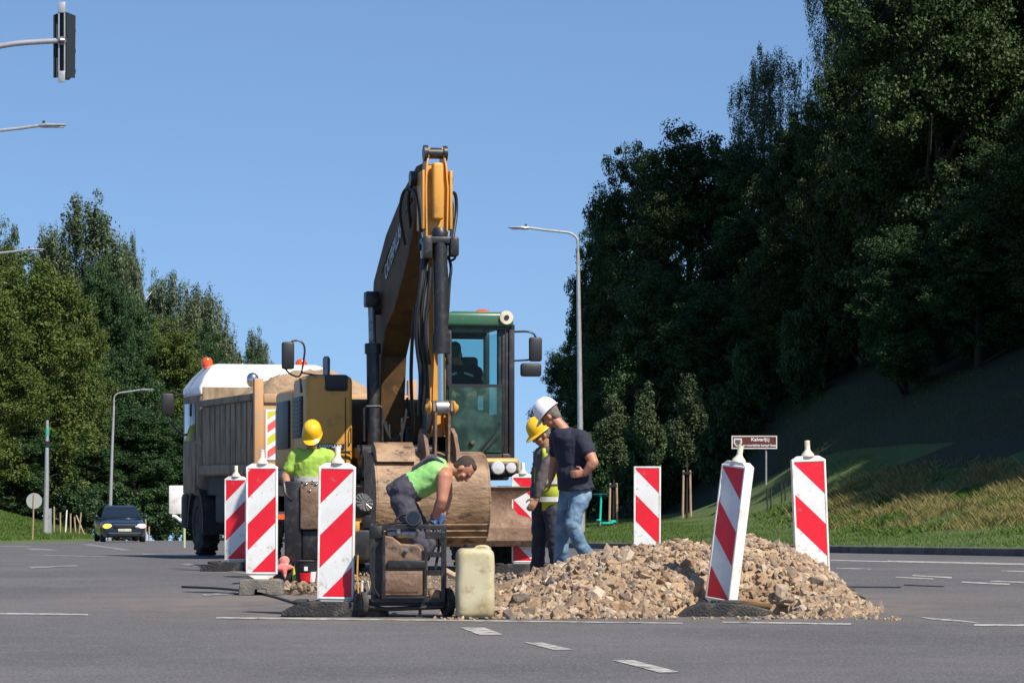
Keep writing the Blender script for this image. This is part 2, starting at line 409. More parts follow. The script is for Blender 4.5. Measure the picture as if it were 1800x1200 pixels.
# ------------------------------------------------------------------ road markings (sheets 4 mm above the road)
def mark(polys, name, mt, off=.004):
    b = B()
    for pl in polys:
        pts = [G(*p) for p in pl]
        # subdivide quads between pts 0-1 / 3-2 so that they follow the road
        n = 6
        for i in range(n):
            q = []
            for e in (i/n, (i+1)/n):
                q.append((pts[0].lerp(pts[1], e), pts[3].lerp(pts[2], e)))
            c = [q[0][0], q[1][0], q[1][1], q[0][1]]
            for v in c: v.z = road_z(v.y) + off
            b.poly(c, [(0,1,2,3)])
    o = b.build(name, mt, smooth=0); o['kind'] = 'structure'; return o
mark([[(808,1103),(851,1103),(885,1115.5),(843,1116)], [(921,1129),(951,1129),(1008,1142),(976,1143)],
      [(1076,1160.5),(1113,1160.5),(1197,1182),(1160,1182.5)]], 'lane_dashes', M['paint_line'])
mark([[(-60,1076.5),(155,1079),(155,1081.5),(-60,1079)], [(380,1084.5),(575,1086.5),(575,1089.5),(380,1087)], [(575,1086.8),(1200,1094.5),(1200,1096.2),(575,1089)],
      [(1270,1092.5),(1496,1095.5),(1496,1098.2),(1270,1094.5)], [(1612,1084),(1700,1091.5),(1725,1095.5),(1640,1089)], [(1712,1097),(1960,1098),(1960,1101.5),(1712,1100)]],
     'stop_lines', M['paint_line'])
mark([[(1460,983.5),(1560,986),(1560,988),(1460,985)], [(1560,985),(1960,994),(1960,997),(1560,987.5)], [(1575,1013.5),(1640,1016.5),(1640,1018.5),(1575,1015)],
      [(1604,1010.5),(1673,1014),(1673,1016.5),(1604,1012)], [(1690,1022),(1775,1025.5),(1775,1028),(1690,1024)], [(1740,1020.5),(1860,1024),(1860,1026.5),(1740,1022)],
      [(1760,1002.5),(1900,1006),(1900,1008),(1760,1004)], [(1470,998),(1530,999.5),(1530,1000.7),(1470,999)]], 'lane_lines', M['paint_line'])
mark([[(40,963),(85,964.5),(105,967.5),(55,966.5)], [(45,974),(190,977.5),(190,979),(45,975.5)], [(140,956),(160,956),(232,966),(215,967)], [(0,959),(55,959.6),(55,961),(0,960)],
      [(160,951),(175,951),(185,953.5),(168,953)], [(50,996),(135,993),(137,995),(55,999)], [(250,973),(420,982),(420,984),(250,975)], [(330,990),(480,1012),(460,1014),(315,992)],
      [(355,1044),(430,1040),(432,1043),(360,1048)]], 'worn_markings', M['paint_line_worn'])
mark([[(1460,1030),(1585,1031),(1583,1033),(1460,1032)], [(1590,1027),(1660,1030),(1658,1031.3),(1590,1028.6)]], 'tar_seams', M['tar'])

# dirt and rubble patch on the road, a low irregular sheet of soil
def patch(name, cx, cy, rx, ry, h, mt, seed, n=56, rings=9):
    V = [(cx, cy, road_z(cy)+h)]; Fc = []
    for k in range(1, rings+1):
        t = k/rings
        for i in range(n):
            a = 2*PI*i/n
            w_ = 1 + .28*mnoise.noise(Vector((math.cos(a)*1.6+seed, math.sin(a)*1.6, 0))) + .12*mnoise.noise(Vector((math.cos(a)*6+seed, math.sin(a)*6, 1)))
            x, y = cx + rx*t*w_*math.cos(a), cy + ry*t*w_*math.sin(a)
            z = road_z(y) + max(h*(1-t**2.5) + .02*(1-t)*mnoise.noise(Vector((x*4, y*4, seed))), 0) + (.004 if t < 1 else -.004)
            V.append((x, y, z))
    fs = []
    for i in range(n): fs.append((0, 1+i, 1+(i+1) % n, 1+(i+1) % n))
    b = B()
    vs_ = [b.bm.verts.new(v) for v in V]
    for i in range(n): b.bm.faces.new((vs_[0], vs_[1+i], vs_[1+(i+1)%n]))
    for k in range(rings-1):
        for i in range(n):
            a0, a1 = 1+k*n+i, 1+k*n+(i+1)%n
            b.bm.faces.new((vs_[a0], vs_[a1], vs_[a1+n], vs_[a0+n]))
    return b.build(name, mt, smooth=80)
tag(patch('soil', -.85, 29.2, 1.75, 3.7, .03, M['soil'], 2.2), 'trampled brown soil of the dug up road around the machines', 'soil', kind='stuff')

# ------------------------------------------------------------------ foliage
def leaves(centres, radii, n_clump, per, clump_r, leaf, droop=0.0, seed=1, fill=.35, tint_rng=(0, 1), flat=.7):
    """leaf cards gathered in clumps over the shells of several ellipsoids"""
    r = np.random.default_rng(seed)
    C, T = [], []
    vol = np.array([a[0]*a[1]+a[1]*a[2]+a[0]*a[2] for a in radii]); vol = vol/vol.sum()
    for c, ra, f in zip(centres, radii, vol):
        k = max(3, int(n_clump*f))
        d = r.normal(size=(k, 3)); d /= np.linalg.norm(d, axis=1)[:, None]
        rad = np.where(r.random(k) < fill, r.uniform(.45, .85, k), r.uniform(.86, 1.06, k))[:, None]
        C.append(np.array(c) + d*rad*np.array(ra)); T.append(r.uniform(0, 1, k))
    C = np.concatenate(C); T = np.concatenate(T); k = len(C)
    sz = r.uniform(.55, 1.35, k)
    cl = np.repeat(np.arange(k), per)
    d = r.normal(size=(k*per, 3)); d /= np.linalg.norm(d, axis=1)[:, None]
    rr = r.random(k*per)**.45
    off = d*rr[:, None]*clump_r*sz[cl][:, None]*np.array([1, 1, flat])
    if droop: off[:, :2] *= .45; off[:, 2] = off[:, 2]*1.5 - np.abs(r.normal(size=k*per))*droop
    Pc = C[cl] + off
    nrm = d*.6 + r.normal(size=(k*per, 3))*.55 + np.array([0, 0, .45]); nrm /= np.linalg.norm(nrm, axis=1)[:, None]
    t1 = np.cross(nrm, r.normal(size=(k*per, 3)))
    if droop: t1 = np.cross(nrm, np.cross(nrm, np.array([0, 0, 1.0]) + r.normal(size=(k*per, 3))*.25))
    t1 /= np.linalg.norm(t1, axis=1)[:, None]; t2 = np.cross(nrm, t1)
    s = (leaf*r.uniform(.6, 1.3, k*per))[:, None]
    a = 1.35 if droop else 1.0; bq = .5 if droop else .72
    V = np.stack([Pc - t1*s*.5*a, Pc + t2*s*.5*bq + nrm*s*.08, Pc + t1*s*.5*a, Pc - t2*s*.5*bq + nrm*s*.08], axis=1).reshape(-1, 3)
    tn = np.clip(T[cl]*.65 + r.random(k*per)*.35, 0, 1)*(tint_rng[1]-tint_rng[0]) + tint_rng[0]
    return V, np.arange(len(V)).reshape(-1, 4), np.repeat(tn, 4)

def crown_blobs(seed, H, W, base, n=11, lobes=.36, shape='round'):
    r = np.random.default_rng(seed); cs, rs = [], []
    for i in range(n):
        t = (i+.5)/n
        z = base + (H-base)*(.10+.80*t)
        if shape == 'round': env = (1-max(0, (t-.45)/.62)**2)**.5*min(1, .72+t)
        elif shape == 'birch': env = max((1-t**2.6)**.6, .42)
        else: env = 1 - .7*t
        a = r.uniform(0, 2*PI)+i*2.4; q = W*(1-lobes)*env*r.uniform(.5, 1)
        cs.append((q*math.cos(a), q*math.sin(a), z)); rr = W*lobes*r.uniform(.8, 1.25)*(.55+.45*env)
        rs.append((rr, rr, rr*(.75 if shape != 'birch' else 1.15)))
    cs.append((0, 0, base+(H-base)*.5)); rs.append((W*.6, W*.6, (H-base)*.42))
    if shape != 'birch': cs.append((0, 0, H-W*.42)); rs.append((W*.5, W*.5, W*.42))
    else: cs.append((.2, 0, H-1.3)); rs.append((W*.36, W*.36, 1.3))
    return cs, rs

def trunk(b, H, r0, base, W, seed, limbs=8):
    r = random.Random(seed)
    pts = [(0, 0, -.6)]; x = y = 0
    for i in range(1, 7):
        x += r.uniform(-.12, .12); y += r.uniform(-.12, .12); pts.append((x, y, H*.88*i/6))
    b.tube(pts, [r0, r0*.85, r0*.75, r0*.6, r0*.45, r0*.3, r0*.15], n=8)
    for i in range(limbs):
        z0 = base*.8 + (H*.8-base*.8)*i/limbs; a = r.uniform(0, 2*PI); q = W*r.uniform(.5, .85)
        k = min(int(z0/(H*.88)*6)+1, 6); px, py = pts[k][0], pts[k][1]
        b.tube([(px, py, z0), (px+q*.4*math.cos(a), py+q*.4*math.sin(a), z0+q*.35), (px+q*math.cos(a+.2), py+q*math.sin(a+.2), z0+q*.75)], [r0*.38, r0*.28, r0*.12], n=6)

def tree_proto(name, label, H, W, base, shape, lm, bark, seed, clumps, per, clump_r, leaf, droop=0, r0=.3, fill=.35, n=11, blobs=None, limbs=8):
    t = thing(name, label, 'tree')
    cs, rs = blobs if blobs else crown_blobs(seed, H, W, base, n, shape=shape)
    V, Fc, tn = leaves(cs, rs, clumps, per, clump_r, leaf, droop, seed, fill)
    np_mesh('crown', V, Fc, lm, t, tn)
    b = B(); trunk(b, H, r0, base, W, seed, limbs); b.build('trunk', bark, t, smooth=60)
    return t
used_protos = set(); WID = 1.0
def place_tree(proto, px, Y, top_y, label, width_px=None, proto_H=None, proto_W=None, rz=None, group=None, X=None, z0=None):
    t = proto if proto.name not in used_protos else copy_tree(proto)
    used_protos.add(proto.name)
    if X is None: X = (px-900)*Y/F
    gz = (ground_z(X, Y) if z0 is None else z0) - .1
    ztop = HC - (top_y-HZ)*Y/F
    sz_ = (ztop-gz)/proto_H
    wid = WID*(1.5 if proto is A6 else 1)
    sw = (width_px*wid*Y/F/2)/proto_W if width_px else sz_
    t.location = (X, Y, gz); t.scale = (sw, sw, sz_)
    t.rotation_euler = (0, 0, rz if rz is not None else random.uniform(0, 6.28))
    t['label'] = label
    if group: t['group'] = group
    return t

A1 = tree_proto('maple_tree', 'x', 16, 5.5, .3, 'round', M['leaf_maple'], M['bark'], 3, 1050, 150, .60, .145, r0=.35, n=30, fill=.42)
A2 = tree_proto('maple_tree', 'x', 16, 5.2, .3, 'round', M['leaf_maple'], M['bark'], 14, 1050, 150, .60, .145, r0=.35, n=32, fill=.42)
A3 = tree_proto('birch_tree', 'x', 18, 3.0, 4.5, 'birch', M['leaf_birch'], M['bark_birch'], 5, 520, 100, .50, .10, droop=.55, r0=.18, n=22, fill=.5)
A4 = tree_proto('leafy_tree', 'x', 16, 5.0, .8, 'round', M['leaf_olive'], M['bark'], 23, 900, 130, .62, .155, r0=.35, n=26)
A5 = tree_proto('leafy_tree', 'x', 16, 5.0, .8, 'round', M['leaf_dark'], M['bark'], 31, 900, 130, .62, .155, r0=.35, n=26)
A6 = tree_proto('birch_tree', 'x', 20, 3.4, 4, 'birch', M['leaf_birch'], M['bark_birch'], 41, 700, 100, .55, .14, droop=.7, r0=.2, n=26, fill=.5)
A7 = tree_proto('dark_tree', 'x', 14, 4.2, .3, 'round', M['leaf_dark'], M['bark'], 51, 700, 130, .6, .145, r0=.3, n=20)
GR, GL = 'trees of the dark wood on the right bank', 'trees of the wood behind the road on the left'
H16 = dict(proto_H=16, proto_W=5.5)
place_tree(A1, 1650, 88, -190, 'tallest dark maple, filling the upper right corner above the bank', 480, **H16, rz=1.0, group=GR)
place_tree(A2, 1830, 96, -260, 'dark maple cut off by the right edge of the picture', 480, 16, 5.2, rz=2.0, group=GR)
place_tree(A2, 1215, 108, 220, 'round-topped maple under the small birch, right of the street lamp', 330, 16, 5.2, rz=.3, group=GR)
place_tree(A1, 1112, 113, 258, 'round maple right behind the street lamp arm', 240, **H16, rz=2.6, group=GR)
place_tree(A7, 1055, 118, 375, 'dark tree at the left end of the right-hand wood, behind the lamp pole', 150, 14, 4.2, rz=.9, group=GR)
place_tree(A7, 1000, 124, 610, 'lowest dark tree at the left tip of the right-hand wood, beside the excavator mirrors', 150, 14, 4.2, rz=4.1, group=GR)
place_tree(A7, 1320, 106, 250, 'dark tree filling the gap below the small birch', 220, 14, 4.2, rz=5.1, group=GR)
place_tree(A2, 1420, 98, 190, 'dark maple between the small birch and the tallest maple', 260, 16, 5.2, rz=5.3, group=GR)
place_tree(A1, 1515, 95, 20, 'dark maple just left of the tallest maple, below the drooping birch', 260, **H16, rz=4.0, group=GR)
place_tree(A3, 1352, 110, 72, 'small pale birch standing out above the wood against the sky', 235, 18, 3.0, rz=1.3, group=GR)
place_tree(A3, 1468, 104, -190, 'tall drooping birch left of the tallest maple, cut off by the top edge', 215, 18, 3.0, rz=3.3, group=GR)
for k, (px, Y, ty, wd, lb) in enumerate([(1150,104,470,240,'shaded tree behind the young trees'), (1250,102,500,250,'shaded tree left of the brown sign'),
        (1370,99,480,260,'shaded tree directly behind the brown sign'), (1480,97,400,260,'shaded tree at the top of the dark slope, middle of the wood'),
        (1590,86,400,230,'shaded tree on the dark slope under the tallest maple'), (1720,84,330,250,'shaded tree on the dark slope near the right edge'),
        (1080,106,600,190,'shaded low tree behind the man in the navy shirt')]):
    place_tree(A7, px, Y, ty, lb, wd, 14, 4.2, rz=k*1.7, group=GR)
A8 = tree_proto('bush', 'x', 3.0, 1.9, .0, 'round', M['leaf_dark'], M['bark'], 61, 160, 60, .35, .15, r0=.06, n=10, limbs=4)
A8['category'] = 'bush'
for k, px in enumerate(range(975, 1830, 48)):
    Y = 100 - (px-960)*.011 + (k % 3)*1.6
    lbs = ['at the left tip', 'beside the lamp foot', 'behind the teal scooter', 'behind the left young tree', 'behind the middle young tree', 'right of the middle young tree', 'behind the right young tree', 'left of the brown sign', 'below the brown sign', 'right of the brown sign', 'above the right beacon', 'at the head of the dark slope']
    lb = ('dark bush at the foot of the wood, ' + lbs[k]) if k < len(lbs) else 'dark bush at the top of the dark slope'
    gx = (px-900)*Y/F
    place_tree(A8, px, Y, HZ-(ground_z(gx, Y)+3.4-HC)*F/Y, lb, 105, 3.0, 1.9, rz=k*1.3, group='dark bushes at the foot of the right wood')
# unseen trees continuing the wood, placed and sized to shade bank and forest
for k, (X, Y, H_, q) in enumerate([(15.4,79,7.5,.6),(17.6,75.5,10,.7),(19.6,72,11.5,.7),(22.5,70,13,.8),(21,79,14,.8),(24.5,83,17,.9),(20.5,89,18,.9),(26.5,73,16,.9),(29,81,19,.9),(31,68,17,.9),
        (15,101,25,.9),(18,105,28,1),(19.5,98,27,1),(14.5,95,21,.7),(23,100,27,1),(17.2,62.8,12,.62),(18.9,61.2,12,.62),(16.2,67.5,9.5,.55),(18,69,10.5,.75),(18.5,63,10,.6),(20.5,58,10,.7),(23,62,12,.8)]):
    z0 = ground_z(X, Y)
    t = place_tree([A1, A2][k % 2], 0, Y, HZ-(z0+H_-HC)*F/Y, 'unseen tree of the wood beyond the right edge, placed for its shade', None, 16, 5.4, rz=k*1.1, group='trees beyond the right edge', X=X)
    t.scale = (q, q, t.scale[2])
    if 10 <= k < 15: t['label'] = 'tree deep inside the dark wood, behind the tallest maple'; t['group'] = 'trees deep inside the right wood'  # tall trees added behind the maple to shade the lower wood

# left wood
WID = 1.3
place_tree(A6, 150, 172, 328, 'tallest birch of the left wood, standing clear above the others', 150, 20, 3.4, rz=.4, group=GL)
place_tree(A6, 228, 176, 402, 'birch just right of the tallest birch, a head lower', 75, 20, 3.4, rz=2.4, group=GL)
place_tree(A6, 290, 184, 466, 'slender birch in the middle of the left wood', 110, 20, 3.4, rz=3.7, group=GL)
place_tree(A6, 345, 190, 488, 'broad birch right of the middle of the left wood', 120, 20, 3.4, rz=5.0, group=GL)
place_tree(A6, 385, 196, 540, 'lower birch above the truck cab', 90, 20, 3.4, rz=1.9, group=GL)
place_tree(A6, 448, 205, 570, 'rightmost small birch of the left wood, above the orange beacon', 70, 20, 3.4, rz=.1, group=GL)
place_tree(A6, 92, 176, 388, 'birch just left of the tallest birch', 90, 20, 3.4, rz=4.4, group=GL)
place_tree(A4, 5, 176, 398, 'leafy tree at the left edge, its top level with the lamp head', 110, 16, 5.0, rz=1.4, group=GL)
place_tree(A4, 40, 141, 448, 'broad olive green tree at the left edge behind the round sign', 250, 16, 5.0, rz=.2, group=GL)
place_tree(A4, 118, 147, 500, 'olive green tree behind the teal-banded lamp pole', 150, 16, 5.0, rz=3.2, group=GL)
place_tree(A4, -60, 132, 470, 'olive green tree cut off by the left edge', 240, 16, 5.0, rz=2.2, group=GL)
place_tree(A5, 215, 163, 520, 'dark green tree behind the left street lamp', 170, 16, 5.0, rz=.6, group=GL)
place_tree(A5, 180, 158, 455, 'dark green tree under the tallest birch', 130, 16, 5.0, rz=5.6, group=GL)
place_tree(A4, 290, 170, 560, 'olive green tree left of the truck cab', 160, 16, 5.0, rz=2.9, group=GL)
place_tree(A5, 360, 182, 575, 'dark green tree behind the truck roof', 130, 16, 5.0, rz=4.2, group=GL)
place_tree(A5, 445, 196, 625, 'low dark green tree between truck and excavator', 110, 16, 5.0, rz=1.2, group=GL)
for k, (px, Y, ty, lb) in enumerate([(240,150,720,'low dark bushy tree behind the dark car'), (330,152,735,'low dark bushy tree right of the dark car'), (120,146,740,'low dark bushy tree behind the bare stakes'),
        (10,138,700,'low dark bushy tree behind the round sign'), (430,160,780,'low dark tree hidden behind the truck bed')]):
    place_tree(A7, px, Y, ty, lb, 180, 14, 4.2, rz=k*2.1, group=GL)
WID = 1.0
for k, (px, lb) in enumerate([(-10,'left of the round sign'), (70,'right of the round sign'), (140,'behind the bare stakes'), (205,'left of the dark car'), (275,'right of the dark car'), (340,'beside the truck front'), (410,'behind the truck')]):
    Y = 137+k % 2*4; gx = (px-900)*Y/F
    place_tree(A8, px, Y, 850, 'dark green bush at the foot of the left wood, '+lb, 110, 3.0, 1.9, rz=k*1.3, group='bushes at the foot of the left wood')

# ------------------------------------------------------------------ young staked trees
def young_tree(px, base_y, top_y, stake_top, Y, label, seed, wpx, crown_low):
    X = (px-900)*Y/F; gz = ground_z(X, Y)
    s = Y/F; H = (base_y-top_y)*s; lo = (base_y-crown_low)*s
    t = thing('young_tree', label, 'tree', (X, Y, HC-(base_y-HZ)*s if False else gz), 0, 'young staked trees on the lawn')
    W = wpx*s/2; cs, rs = [], []; r = random.Random(seed)
    for i in range(12):
        q = i/11; env = math.sin(PI*min(.18+.80*q, 1))**.8
        a = r.uniform(0, 6.28); d = W*.5*env
        cs.append((d*math.cos(a), d*math.sin(a), lo+(H-lo)*(.06+.85*q))); rs.append((W*.48*env+.05,)*2 + (.30,))
    cs.append((0, 0, H-.18)); rs.append((.09, .09, .25))
    V, Fc, tn = leaves(cs, rs, 190, 75, .19, .075, 0, seed, fill=.6, flat=1.2)
    np_mesh('crown', V, Fc, M['leaf_young'], t, tn)
    b = B(); b.tube([(0,0,-.1),(.02,0,H*.3),(-.02,.02,H*.6),(0,0,H*.97)], [.035,.03,.022,.01], n=6)
    for i in range(10):
        a = i*2.4; z = lo*.85+(H-lo)*i/11
        b.tube([(0,0,z),(W*.5*math.cos(a),W*.5*math.sin(a),z+.25),(W*.75*math.cos(a),W*.75*math.sin(a),z+.6)], .008, n=4)
    b.build('trunk', M['bark'], t)
    sh = (base_y-stake_top)*s
    st = thing('tree_stake', 'two wooden stakes tied to the ' + label.split(',')[0], 'stakes', (X, Y-.05, gz), 0, 'wooden stakes of the young trees')
    for dx in (-.13, .13):
        q = B(); q.cyl((dx, 0, -.1), (dx*.8, 0, sh), .04, .035, n=8); q.build('stake', M['stake'], st)
    q = B(); q.box(-.12, .12, -.05, -.03, sh-.12, sh-.05); q.build('strap', M['black_plastic'], st)
young_tree(1078, 922, 700, 850, 92, 'young tree furthest left of the three, behind the man in the navy shirt', 1, 60, 815)
young_tree(1140, 916, 676, 838, 88.3, 'young tree in the middle of the three, above the beacon without a handle', 2, 60, 815)
young_tree(1207, 910, 663, 826, 90.5, 'young tree furthest right of the three, left of the tilted beacon', 3, 68, 802)
t = thing('tree_stake', 'pale stakes standing behind the jeans of the man in the navy shirt', 'stakes', (0,0,0), 0, 'wooden stakes of the young trees')
X = (1028-900)*93/F; t.location = (X, 93, ground_z(X, 93))
b = B(); b.cyl((0,0,-.1), (0,0,1.15), .05, n=8); b.build('stake', M['stake'], t)

# ------------------------------------------------------------------ grass
def blades(name, pts, h, wd, mt, label, lean=.35, seed=4, cat='grass'):
    r = np.random.default_rng(seed); n = len(pts)
    a = r.uniform(0, 2*PI, n); hh = h*r.uniform(.45, 1.25, n); ww = wd*r.uniform(.6, 1.3, n)
    d = np.stack([np.cos(a), np.sin(a), np.zeros(n)], 1); le = r.normal(size=(n, 3))*lean*hh[:, None]; le[:, 2] = 0
    base = pts; up = np.zeros((n, 3)); up[:, 2] = hh
    V = np.stack([base-d*ww[:, None]/2, base+d*ww[:, None]/2, base+up*.6+le*.45+d*ww[:, None]*.3, base+up+le], 1).reshape(-1, 3)
    tn = np.repeat(np.clip(r.normal(.5, .28, n), 0, 1), 4)
    o = np_mesh(name, V, np.arange(len(V)).reshape(-1, 4), mt, attr=tn)
    return tag(o, label, cat, kind='stuff')
def scatter(n, yr, dr, seed, dens=None, mode='R'):
    r = np.random.default_rng(seed); out = []
    while len(out) < n:
        Y = r.uniform(*yr); d = r.uniform(*dr)
        X = xk(Y)+.2+d if mode == 'R' else xl(Y)-.1-d
        if abs(X) > .185*Y+.6: continue
        if dens and r.random() > dens(X, Y, d): continue
        out.append((X, Y, ground_z(X, Y)-.02))
    return np.array(out)
blades('grass', scatter(110000, (47, 98), (0, 15), 3), .062, .014, M['blade'], 'short mown green grass of the lawn and bank beyond the kerb', seed=3)
def dd(X, Y, d):
    f = sstep(2.6, 4.4, d)*(1-sstep(7.5, 9.5, d))*sstep(6.8, 9.0, X)
    return f*(mnoise.noise(Vector((X*.9, Y*.55, 7)))*1.6+.45)
blades('dry_grass', scatter(17000, (50, 76), (2.4, 11), 5, dd), .21, .009, M['dry'], 'tall dry yellow grass tufts on the bank below the wood', lean=.5, seed=5)
def dw(X, Y, d): return sstep(2.2, 3.2, d)*(1-sstep(6, 9, d))*sstep(6.3, 7.6, X)*(mnoise.noise(Vector((X*.7, Y*.5, 17)))*1.8+.2)
blades('weeds', scatter(17000, (50, 80), (2, 9), 6, dw), .13, .03, M['blade'], 'dark green weeds growing between the dry grass on the bank', lean=.7, seed=6, cat='weeds')
blades('verge_grass', scatter(14000, (96, 131), (0, 7), 8, mode='L'), .12, .03, M['blade'], 'green verge grass left of the road behind the crest', seed=8)
# ------------------------------------------------------------------ lettering
def text_mesh(name, s, size, mt, parent, M4, extrude=.001, width=None, align='CENTER', bold=0):
    c = bpy.data.curves.new(name, 'FONT'); c.body = s; c.size = size; c.extrude = extrude; c.align_x = align; c.align_y = 'CENTER'; c.offset = bold
    o = bpy.data.objects.new(name+'_curve', c); col.objects.link(o)
    bpy.context.view_layer.update()
    me = bpy.data.meshes.new_from_object(o.evaluated_get(bpy.context.evaluated_depsgraph_get()))
    bpy.data.objects.remove(o); me.name = name
    if width:
        xs = [v.co.x for v in me.vertices]; k = width/(max(xs)-min(xs))
        for v in me.vertices: v.co.x *= k
    me.transform(M4); me.materials.clear(); me.materials.append(mt)
    q = bpy.data.objects.new(name, me); col.objects.link(q); q.parent = parent; return q
FRONT = Matrix.Rotation(R(90), 4, 'X')         # text facing -y

def wheel(parent, c, r, wd, rimr, name='wheel', n=36, axis=(1,0,0), lugs=True, side=1):
    """tyre and rim, axle along x; returns the tyre-and-rim parts"""
    x, y, z = c
    b = B(); h = wd/2
    prof = [(rimr,-h*.8),(rimr+.03,-h),(r*.9,-h),(r*.975,-h*.82),(r,-h*.5),(r,h*.5),(r*.975,h*.82),(r*.9,h),(rimr+.03,h),(rimr,h*.8)]
    b.lathe(prof, c, axis, n)
    if lugs:
        for i in range(n//2):
            a = 2*PI*i/(n//2)
            for s_ in (-1, 1):
                m4 = Matrix.Translation(c) @ Matrix.Rotation(a + s_*.06, 4, 'X')
                b.box(-h*.98 if s_ < 0 else .03*h, -.03*h if s_ < 0 else h*.98, -.028, .028, r-.012, r+.022, M=m4)
    w_ = b.build(name, M['tyre'], parent)
    q = B(); q.lathe([(.01,-h*.3),(rimr*.45,-h*.3),(rimr*.55,-h*.6),(rimr*.9,-h*.55),(rimr+.004,-h*.9),(rimr+.004,h*.9),(rimr*.9,h*.55),(rimr*.55,h*.6),(rimr*.45,h*.3),(.01,h*.3)], c, axis, 24)
    for i in range(8):
        a = 2*PI*i/8; q.cyl((x-h*.66, y+rimr*.7*math.cos(a), z+rimr*.7*math.sin(a)), (x+h*.66, y+rimr*.7*math.cos(a), z+rimr*.7*math.sin(a)), .018, n=6)
    q.build('rim', M['dark_ochre'] if name == 'wheel' and r > .45 else M['steel'], w_)
    return w_

# ------------------------------------------------------------------ striped beacons
def beacon(px, base_py, Y, label, down=False, handle=True, yaw=0, tilt=0, roll=0, base=True, base_kind='rubber', H=1.0, W=.262, dz=0.0, lift=.13, block=False, thick=.03):
    X = (px-900)*Y/F; z = road_z(Y)+dz
    t = thing('warning_beacon', label, 'beacon', (X, Y, z), R(yaw), 'red and white striped warning beacons')
    t.rotation_euler = (R(roll), R(tilt), R(yaw))
    z0 = lift; hw = W/2; d = thick
    # hollow plastic body with a moulded frame, pointed foot and domed shoulders
    b = B()
    out = [(-hw, z0), (-hw*.35, z0-.055), (hw*.35, z0-.055), (hw, z0), (hw, z0+H), (hw*.62, z0+H+.032), (-hw*.62, z0+H+.032), (-hw, z0+H)]
    if not handle: out = out[:5] + [out[7]]
    b.prism(out, -d, d, 'y')
    fr = .017
    for yy0, yy1 in ((-d-.008, -d+.002),):
        b.box(-hw, -hw+fr, yy0, yy1, z0, z0+H); b.box(hw-fr, hw, yy0, yy1, z0, z0+H)
        b.box(-hw+fr, hw-fr, yy0, yy1, z0, z0+fr); b.box(-hw+fr, hw-fr, yy0, yy1, z0+H-fr, z0+H)
    body = b.build('panel', M['white_plastic'], t, bevel=.004)
    if handle:
        b = B(); b.lathe([(.058,0),(.05,.02),(.028,.045),(.023,.06),(.023,.125),(.02,.13),(.001,.131)], (0, 0, z0+H+.03), n=14, su=1)
        b.build('handle', M['cream_plastic'], t)
    # reflective film: white ground and red diagonal bands cut to the sheet
    b = B(); y = -d-.003
    x0, x1, a0, a1 = -hw+fr+.001, hw-fr-.001, z0+fr+.001, z0+H-fr-.001
    b.poly([(x0,y,a0),(x1,y,a0),(x1,y,a1),(x0,y,a1)], [(0,1,2,3)])
    film = b.build('white_film', M['white_film'], t, smooth=0)
    per = (a1-a0)/1.98; band = per/2; wfull = x1-x0; sl = 1.02
    def clip(poly, f, val):     # keep f(p) <= val
        out_ = []
        for i in range(len(poly)):
            p, q = poly[i], poly[(i+1) % len(poly)]; fp, fq = f(p)-val, f(q)-val
            if fp <= 0: out_.append(p)
            if fp*fq < 0: k = fp/(fp-fq); out_.append((p[0]+(q[0]-p[0])*k, p[1]+(q[1]-p[1])*k))
        return out_
    b = B(); y = -d-.0045
    for k in range(3):
        # band k in the un-mirrored (rising to the right) design, measured by t = z - sl*x
        top = (a1 - sl*(-wfull/2)) - k*per - .26*per + .255*per
        sq = [(x0,a0),(x1,a0),(x1,a1),(x0,a1)]
        f1 = lambda p: p[1]-sl*p[0]
        lo = a1 - .245*wfull/.23 - k*per + (-sl*x0) ; hi = lo + band*1.02
        pl = clip(sq, f1, hi); pl = clip(pl, lambda p: -f1(p), -lo)
        if len(pl) > 2:
            if down: pl = [(-p[0], p[1]) for p in pl][::-1]
            b.poly([(p[0], y, p[1]) for p in pl], [tuple(range(len(pl)))])
    b.build('red_stripes', M['red_film'], film, smooth=0)
    if base:
        b = B()
        if block:
            b.prism([(-.2,0),(-.06,0),(-.05,.055),(.05,.055),(.06,0),(.2,0),(.19,.13),(.15,.145),(-.15,.145),(-.19,.13)], -.16, .16, 'y')
            b.build('foot', M['concrete_block'], t, bevel=.008)
        else:
            b.prism([(-.40,0),(.40,0),(.40,.035),(.31,.085),(.16,.115),(-.16,.115),(-.31,.085),(-.40,.035)], -.19, .19, 'y')
            for xx in (-.27, .27): b.box(xx-.05, xx+.05, -.15, .15, .09, .12, r=.008)
            b.build('foot', M['rubber'], t, bevel=.01)
    return t
beacon(589.5, 0, 22.0, 'nearest striped beacon, upright with slanting bands rising right, beside the generator cart', yaw=-1.5, tilt=.8, H=1.02, W=.285)
beacon(460, 0, 26.2, 'striped beacon in the grey base block, left of the man in the yellow-green shirt', H=.985, W=.29, block=True, lift=.19, tilt=.2)
beacon(415, 0, 34.3, 'striped beacon mostly in shadow, leftmost of all beside the truck wheel', H=.98, W=.27, yaw=-8)
beacon(919, 0, 33.2, 'small striped beacon standing behind the dozer blade end', down=True, H=1.0, W=.26)
beacon(1137, 0, 27.6, 'striped beacon without a handle, stuck behind the middle of the gravel heap', down=True, handle=False, H=1.02, W=.262, lift=.10, dz=.07, tilt=.2)
beacon(1265, 0, 22.2, 'leaning beacon turned sideways, on a black rubber base in front of the gravel heap', down=True, yaw=-58, H=1.06, W=.265, base=False, lift=.11, thick=.045)
fb = [o for o in bpy.data.objects if o.get('label', '').startswith('leaning beacon')][0]
